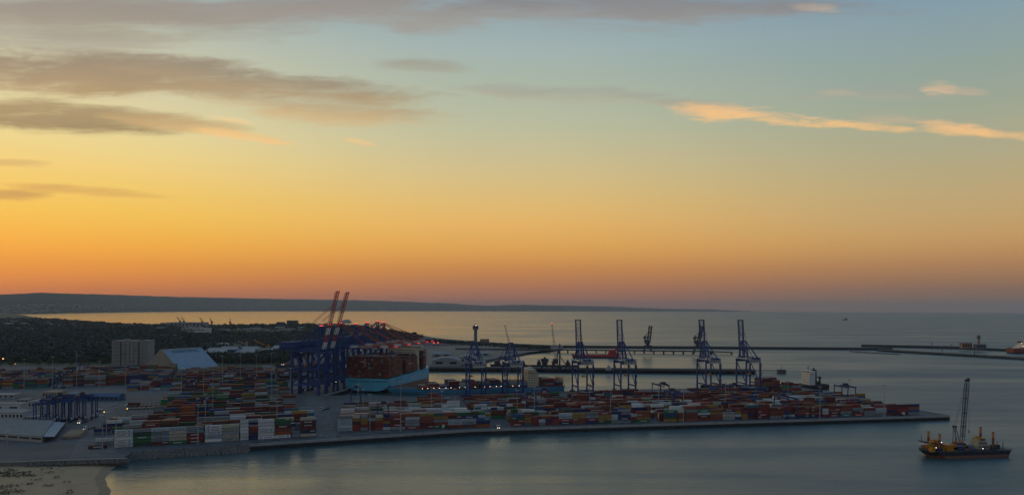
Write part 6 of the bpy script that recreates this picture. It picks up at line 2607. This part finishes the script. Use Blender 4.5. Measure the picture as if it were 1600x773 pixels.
# ------------------------------------------------------------------ floodlight masts
masts = [(12, 674, 9.5, 'beside the long shed at the left edge'), (161, 648, 25, 'on the yard edge above the sand'), (167, 644, 20, 'left of the white container stacks'), (182, 636, 23, 'behind the white front stack'),
         (38, 561, 42, 'over the back field at the far left'), (82, 557, 42, 'second over the back field from the left'), (120, 549, 46, 'tallest over the back field by the wood'), (156, 564, 42, 'over the back field left of the silo'),
         (196, 572, 40, 'before the silo block'), (221, 597, 36, 'left of a pair behind the west stacks'), (235, 597, 36, 'right of a pair behind the west stacks'), (284, 577, 40, 'under the right gable corner of the store'),
         (318.5, 574, 40, 'under the right eave of the store'), (333, 582, 38, 'behind the west stacks right of the store'), (348, 556, 44, 'before the pale warehouse'), (376, 555, 42, 'against the dark trees, left'),
         (401, 553, 42, 'against the dark trees, middle'), (424, 552, 42, 'against the dark trees, right'), (310, 632, 30, 'amid the front west stacks'), (321.5, 615, 34, 'beside the gantry in the west stacks'), (333, 604, 34, 'left of the orange topped stacks'),
         (425, 583, 38, 'before the landside crane legs'), (454, 575, 42, 'touching the landside crane legs'), (433.5, 602, 40, 'tall before the green topped front stack'), (560, 600, 34, 'below the big ship, left'), (568, 608, 31, 'below the big ship, middle'),
         (578.5, 616, 31, 'below the big ship, right'), (626.5, 596, 42, 'tallest on the apron of the pier'), (674.5, 605, 31, 'left before the lit blue ship'), (691, 611, 30, 'second before the lit blue ship'), (711, 607, 31, 'third before the lit blue ship'),
         (808.5, 609, 30, 'between the first two quay cranes'), (835.5, 606, 30, 'beside the beige superstructure'), (921.5, 600, 31, 'at the third quay crane'), (954.5, 609, 30, 'between third and fourth quay cranes'), (1029.5, 599, 31, 'left of the tall yard gantry'),
         (1068.5, 607, 31, 'right of the tall yard gantry'), (1134, 597, 31, 'between the two right quay cranes'), (1231.5, 595, 31, 'left of the white ship superstructure'), (1281.5, 604, 31, 'right of the white ship superstructure'),
         (1328, 593, 31, 'second from the right end of the pier'), (1382, 601, 31, 'at the right end of the pier')]
proto = None
for px, top, h, lab in masts:
    yy = top - EYE - ROLL * (px - CX)
    d = F * (H - GZ - h) / yy
    p = AT(px, d)
    base = (p.x, p.y, GZ)
    label = 'tall grey floodlight mast ' + lab
    if proto is None:
        proto = thing('floodlight_mast', label, 'mast', base, 0, 'floodlight masts of the terminal')
        b = MB()
        b.tube((0, 0, 0), (0, 0, 30), 0.38, MASTGREY, 8, 0.16)
        b.box((0, 0, 0.3), (1.4, 1.4, 0.6), CONCRETE)
        b.build('pole', proto)
        b = MB()
        b.tube((0, 0, 29.6), (0, 0, 30.2), 0.9, GREYSTEEL, 8)
        for k in range(6):
            a = k * math.pi / 3
            b.box((1.3 * math.cos(a), 1.3 * math.sin(a), 29.9), (0.7, 0.7, 0.45), GREYSTEEL, a)
        b.build('lamp_head', proto)
        cp = proto
        tab = CHILD(proto)
    else:
        cp = copy_tree(proto, base, 0.0, label, table=tab)
    cp.scale = (1, 1, h / 30.0)

# ------------------------------------------------------------------ vehicles
CABW = mat('cab_white', (0.55, 0.55, 0.53), 0.45, var=0.15)


def lorry(label, px, py, rz, cab=None, lit=False, load=None):
    p = W(px, py, GZ)
    t = thing('lorry', label, 'lorry', (p.x, p.y, GZ), rz, 'lorries in the terminal')
    b = MB()
    cabm = cab or CABW
    b.prism([(4.2, -1.2), (6.4, -1.2), (6.4, 1.2), (4.2, 1.2)], 0.7, 3.3, cabm, [(4.2, -1.15), (6.1, -1.15), (6.1, 1.15), (4.2, 1.15)])
    b.build('cab', t)
    b = MB()
    b.box((6.3, 0, 2.4), (0.16, 2.0, 0.9), GLASS)
    b.build('windscreen', t)
    b = MB()
    b.box((-1.6, 0, 1.05), (11.6, 1.6, 0.35), STEEL)
    b.box((-1.6, 0, 1.3), (12.2, 2.4, 0.12), STEEL)
    b.build('trailer_bed', t)
    for x in (5.3, 2.6, -4.4, -5.9):
        for s in (-1, 1):
            b = MB()
            b.tube((x, s * 0.85, 0.5), (x, s * 1.2, 0.5), 0.5, RUBBER, 10)
            b.build('wheel', t)
    for s in (-0.8, 0.8):
        b = MB()
        b.box((6.48, s, 1.0), (0.16, 0.5, 0.4), WHITELAMP if lit else GREYSTEEL)
        b.build('headlight', t)
    if load:
        o = bpy.data.objects.new('shipping_container', cmesh(12.19, 0))
        COL.objects.link(o)
        o.location = (p.x - 1.6 * math.cos(rz), p.y - 1.6 * math.sin(rz), GZ + 1.37)
        o.rotation_euler = (0, 0, rz)
        o.color = PAL[load] + (1,)
        tag(o, f'{load} container riding on the lit lorry behind the west stacks', 'container')
    return t


DOWN = -math.pi / 2
lorry('white lorry with lit headlights in the open lane of the pier', 777, 668, DOWN + 0.2, lit=True)
lorry('lorry with lit headlights coming down the yard road', 139.5, 670, DOWN - 0.1, lit=True)
lorry('white lorry on the apron below a yellow topped stack', 660, 668.5, A1 + math.pi)
lorry('white lorry on the apron under the low green container', 702, 668.5, A1 + math.pi)
lorry('white lorry standing on the apron near the third quay crane', 917, 660.5, A1 + math.pi)
lorry('lorry with lit lamps beside the parked gantries', 129.5, 660, DOWN, lit=True)
lorry('lorry with headlights on by the office annex', 60, 650, DOWN + 0.9, lit=True)
lorry('lorry with lit lamps in the side yard behind the west stacks', 207, 634, math.pi, lit=True, load='dark red')
lorry('white lorry on the pier road beside the right stacks', 507, 640, DOWN - 0.3)
lorry('lorry parked on the right apron below the last stacks', 1404, 648.8, A1)
# queue under the large cranes, parked trailers and the car park by the workshop
for k in range(9):
    f = k / 8
    x_ = 470 + 62 * f + (k % 3) * 5
    y_ = 612 - 34 * f + (k % 2) * 2
    lorry(f'{NAMES["rbndgkeym"[k]]} cabbed lorry waiting between the legs of the large cranes', x_, y_, math.atan2(SA.y, SA.x), cab=mat('cab_' + NAMES['rbndgkeym'[k]].replace(' ', '_'), PAL[NAMES['rbndgkeym'[k]]], 0.45))
trl = None
for k in range(16):
    q = W(203, 639, GZ) + U2 * ((k % 8) * 4.2) + V2 * ((k // 8) * 22.0)
    if trl is None:
        trl = thing('trailer', 'empty dark container trailer parked in the rows behind the west stacks', 'trailer', (q.x, q.y, GZ), R(111), 'trailers parked behind the west stacks')
        b = MB()
        b.box((0, 0, 1.15), (12.2, 2.4, 0.3), STEEL)
        b.box((5.6, 0, 1.5), (0.4, 2.4, 0.5), RED)
        b.build('bed', trl)
        for x in (-4.8, -3.4, -2.0):
            for s in (-1, 1):
                b = MB()
                b.tube((x, s * 0.8, 0.5), (x, s * 1.15, 0.5), 0.5, RUBBER, 9)
                b.build('wheel', trl)
        b = MB()
        b.beam((4.2, -0.9, 0), (4.2, -0.9, 1.1), 0.2, STEEL)
        b.build('prop', trl)
        trt = CHILD(trl)
    else:
        copy_tree(trl, (q.x, q.y, GZ), R(111), table=trt)
ccol = ['white', 'grey', 'dark red', 'blue', 'pale grey', 'navy blue']
for k in range(18):
    q = W(44, 652, GZ) + U2 * ((k % 9) * 3.1) + V2 * ((k // 9) * 9.0)
    cn = ccol[(k * 5) % 6]
    t = thing('parked_car', f'{cn} parked car, {ordinal(k % 9 + 1)} from left in the {"near" if k < 9 else "far"} row beside the workshop', 'car', (q.x, q.y, GZ), R(111), 'cars parked beside the workshop')
    m = mat('car_' + cn.replace(' ', '_'), PAL[cn], 0.35, var=0.1)
    b = MB()
    b.box((0, 0, 0.62), (4.3, 1.75, 0.6), m)
    b.prism([(-1.7, -0.8), (0.9, -0.8), (0.9, 0.8), (-1.7, 0.8)], 0.92, 1.45, m, [(-1.3, -0.68), (0.4, -0.68), (0.4, 0.68), (-1.3, 0.68)])
    b.build('body', t)
    b = MB()
    b.prism([(-1.74, -0.74), (0.95, -0.74), (0.95, 0.74), (-1.74, 0.74)], 0.98, 1.36, GLASS, [(-1.38, -0.69), (0.5, -0.69), (0.5, 0.69), (-1.38, 0.69)])
    b.build('glazing', t)
    for x in (-1.35, 1.35):
        for s in (-1, 1):
            b = MB()
            b.tube((x, s * 0.7, 0.32), (x, s * 0.92, 0.32), 0.32, RUBBER, 9)
            b.build('wheel', t)
# lit lamps: an amber yard lamp and lamps by the large cranes
for px, py, m, h, lab in ((163, 643, AMBERLAMP, 9, 'lit amber lamp post in the open yard by the road'), (24, 568, AMBERLAMP, 10, 'lit amber lamp post in front of the wood at left'), (78, 504.5, WHITELAMP, 12, 'lit white lamp post in the far left wood'),
                          (440.5, 569, WHITELAMP, 12, 'lit white lamp post before the dark trees, left'), (443.5, 569.2, WHITELAMP, 12, 'lit white lamp post before the dark trees, right'), (5, 560, AMBERLAMP, 9, 'lit amber lamp post at the left edge before the wood'),
                          (199, 638, AMBERLAMP, 8, 'lit amber lamp post behind the white front stack'), (373, 608, AMBERLAMP, 9, 'lit amber lamp post among the back stacks'), (326, 597, AMBERLAMP, 9, 'lit amber lamp post behind the orange topped stacks'),
                          (84, 625, AMBERLAMP, 9, 'lit amber lamp post over the parked gantries'), (525, 596, WHITELAMP, 9, 'lit white lamp post between the large crane legs')):
    a = W(px, py, GZ + h)
    t = thing('lamp_post', lab, 'lamp post', (a.x, a.y, GZ))
    b = MB()
    b.tube((0, 0, 0), (0, 0, h), 0.12, STEEL, 6)
    b.build('pole', t)
    b = MB()
    k = 0.45 if a.y < 1200 else 1.1
    b.box((0, -0.3, h), (k * 1.8, k, k), m)
    b.build('lamp', t)

# ------------------------------------------------------------------ trees
LEAF = mat('tree_leaves', (0.05, 0.075, 0.035), 0.9, var=0.55, scale=0.15)
LEAF2 = mat('forest_canopy', (0.042, 0.056, 0.049), 0.95, var=0.6, scale=0.012, grain=0.3)
BARK = mat('bark', (0.07, 0.055, 0.045), 0.9, var=0.3)


def crown_mesh(seed, h, w):
    rr = random.Random(seed)
    b = MB()
    for k in range(22):
        a, f = rr.uniform(0, 6.28), rr.random() ** 0.6
        z = h * (0.32 + 0.62 * rr.random())
        prof = math.sin(math.pi * min(1, max(0.08, (z / h - 0.2) / 0.85))) ** 0.7
        c = Vector((math.cos(a) * w * 0.5 * f * prof, math.sin(a) * w * 0.5 * f * prof, z))
        for q in range(12):
            d = Vector((rr.gauss(0, 1), rr.gauss(0, 1), rr.gauss(0, 0.8))).normalized()
            p = c + d * rr.uniform(0.4, 1.3) * w * 0.11
            s = w * rr.uniform(0.035, 0.075)
            u = d.orthogonal().normalized()
            v = d.cross(u)
            b.add([p - u * s, p - v * s * 0.7, p + u * s, p + v * s * 0.7 + d * s * 0.3], [(0, 1, 2, 3)], LEAF)
    return b.mesh('crown')


def trunk_mesh(seed, h, w):
    rr = random.Random(seed)
    b = MB()
    b.tube((0, 0, 0), (0.1, 0, h * 0.55), w * 0.035, BARK, 7, w * 0.016)
    for k in range(5):
        a = k * 1.3 + rr.random()
        z = h * (0.3 + 0.09 * k)
        b.tube((0.06, 0, z), (math.cos(a) * w * 0.3, math.sin(a) * w * 0.3, z + h * 0.2), w * 0.014, BARK, 5, w * 0.005)
    return b.mesh('trunk')


kinds = [(crown_mesh(s, h, w), trunk_mesh(s, h, w), h) for s, h, w in ((1, 13, 9), (2, 15, 10), (3, 11, 9))]
rt = random.Random(15)


def tree(px, py, k, sc_, label, group):
    a = W(px, py, GZ)
    cm, tm, h = kinds[k]
    t = thing('tree', label, 'tree', (a.x, a.y, GZ), rt.uniform(0, 6.28), group)
    t.scale = (sc_, sc_, sc_)
    for nm, me in (('crown', cm), ('trunk', tm)):
        o = bpy.data.objects.new(nm, me)
        COL.objects.link(o)
        o.parent = t


for i in range(70):
    px = rt.uniform(338, 462)
    tree(px, rt.uniform(559, 571) - (px - 338) * 0.015, i % 3, rt.uniform(0.8, 1.35), ('low', 'tall', 'squat')[i % 3] + ' dark tree in the belt between pale warehouses and back container field', 'trees between the warehouses and the back field')
for i in range(46):
    px = rt.uniform(-10, 175)
    tree(px, rt.uniform(565, 573), i % 3, rt.uniform(0.7, 1.2), ('low', 'tall', 'squat')[i % 3] + ' dark tree along the far edge of the back container field, left of the silo', 'trees behind the back field')
tree(374, 558, 1, 1.5, 'single taller tree right of the blue industrial building', None)


def forest():
    """The far wood: crowns of leaf-sized faces, thinner with distance."""
    rs = np.random.RandomState(8)
    poly = [(p.x, p.y) for p in wood_pts]
    P = np.array(poly)

    def inside(x, y):
        c = np.zeros(len(x), bool)
        j = len(P) - 1
        for i in range(len(P)):
            xi, yi, xj, yj = P[i][0], P[i][1], P[j][0], P[j][1]
            with np.errstate(divide='ignore', invalid='ignore'):
                k = ((yi > y) != (yj > y)) & (x < (xj - xi) * (y - yi) / (yj - yi) + xi)
            c ^= k
            j = i
        return c
    n = 90000
    d = 1 / rs.uniform(1 / 5200.0, 1 / 1350.0, n)
    px = rs.uniform(-60, 665, n)
    x, y = (px - CX) / F * d, d
    ok = inside(x, y)
    # clearings
    for cx, cy, rx, ry in ((410, 516.5, 75, 3.2), (20, 509, 60, 2), (330, 540, 60, 4), (395, 548, 70, 6), (110, 560, 80, 2.5), (100, 511, 25, 1.8), (300, 516, 22, 5), (560, 522, 30, 3)):
        py = EYE + ROLL * (px - CX) + F * (H - GZ) / d
        ok &= (((px - cx) / rx) ** 2 + ((py - cy) / ry) ** 2 > 1) | (rs.rand(n) < 0.12)
    x, y, d = x[ok], y[ok], d[ok]
    m = min(len(x), 15000)
    x, y, d = x[:m], y[:m], d[:m]
    h = rs.uniform(7, 14, m) * (1 + 0.25 * np.sin(x * 0.004 + y * 0.003)) * np.interp(d, [1300, 5000], [0.9, 1.15])
    w = h * rs.uniform(0.6, 1.1, m) * np.interp(d, [1300, 3000, 5200], [1.0, 1.5, 2.4])
    q = 9                                          # clumps of faces per crown
    tot = m * q
    ci = np.repeat(np.arange(m), q)
    dirs = rs.randn(tot, 3)
    dirs /= np.linalg.norm(dirs, axis=1)[:, None]
    rad = rs.uniform(0.25, 1.0, tot) ** 0.5
    cen = np.stack([x[ci] + dirs[:, 0] * rad * w[ci] * 0.5, y[ci] + dirs[:, 1] * rad * w[ci] * 0.5, GZ + h[ci] * (0.58 + 0.40 * dirs[:, 2] * rad)], 1)
    nn = dirs + rs.randn(tot, 3) * 0.45 + np.array([0, 0, 0.3])
    nn /= np.linalg.norm(nn, axis=1)[:, None]
    u = np.cross(nn, rs.randn(tot, 3))
    u /= np.linalg.norm(u, axis=1)[:, None]
    v = np.cross(nn, u)
    s = (w[ci] * rs.uniform(0.16, 0.34, tot))[:, None]
    V = np.stack([cen - u * s, cen - v * s * 0.8 + nn * s * 0.2, cen + u * s, cen + v * s * 0.8 - nn * s * 0.2], 1).reshape(-1, 3)
    me = bpy.data.meshes.new('forest')
    me.vertices.add(len(V))
    me.vertices.foreach_set('co', V.astype(np.float32).ravel())
    me.loops.add(len(V))
    me.loops.foreach_set('vertex_index', np.arange(len(V), dtype=np.int32))
    me.polygons.add(tot)
    me.polygons.foreach_set('loop_start', np.arange(0, len(V), 4, dtype=np.int32))
    me.update()
    me.validate()
    me.materials.append(LEAF2)
    o = bpy.data.objects.new('forest', me)
    COL.objects.link(o)
    tag(o, 'far dark wood between the container fields and the bay shore', 'forest', kind='stuff')


forest()

# low scrub along the breakwater spit
def scrub():
    rr = random.Random(19)
    b = MB()
    for i in range(700):
        px = rr.uniform(664, 860)
        top = np.interp(px, [664, 720, 800, 860], [530, 534, 539, 541.5])
        a = W(px, top + rr.uniform(0.5, 4.5), GZ)
        s = rr.uniform(2.0, 4.5)
        for k in range(4):
            d = Vector((rr.gauss(0, 1), rr.gauss(0, 1), abs(rr.gauss(0.4, 0.6)))).normalized()
            u = d.orthogonal().normalized()
            v = d.cross(u)
            c = Vector((a.x, a.y, GZ + s * 0.6)) + d * s * 0.5
            b.add([c - u * s, c - v * s * 0.6, c + u * s, c + v * s * 0.6], [(0, 1, 2, 3)], LEAF2)
    tag(b.build('scrub'), 'dark low scrub along the spit below the control tower', 'scrub', kind='stuff')


scrub()
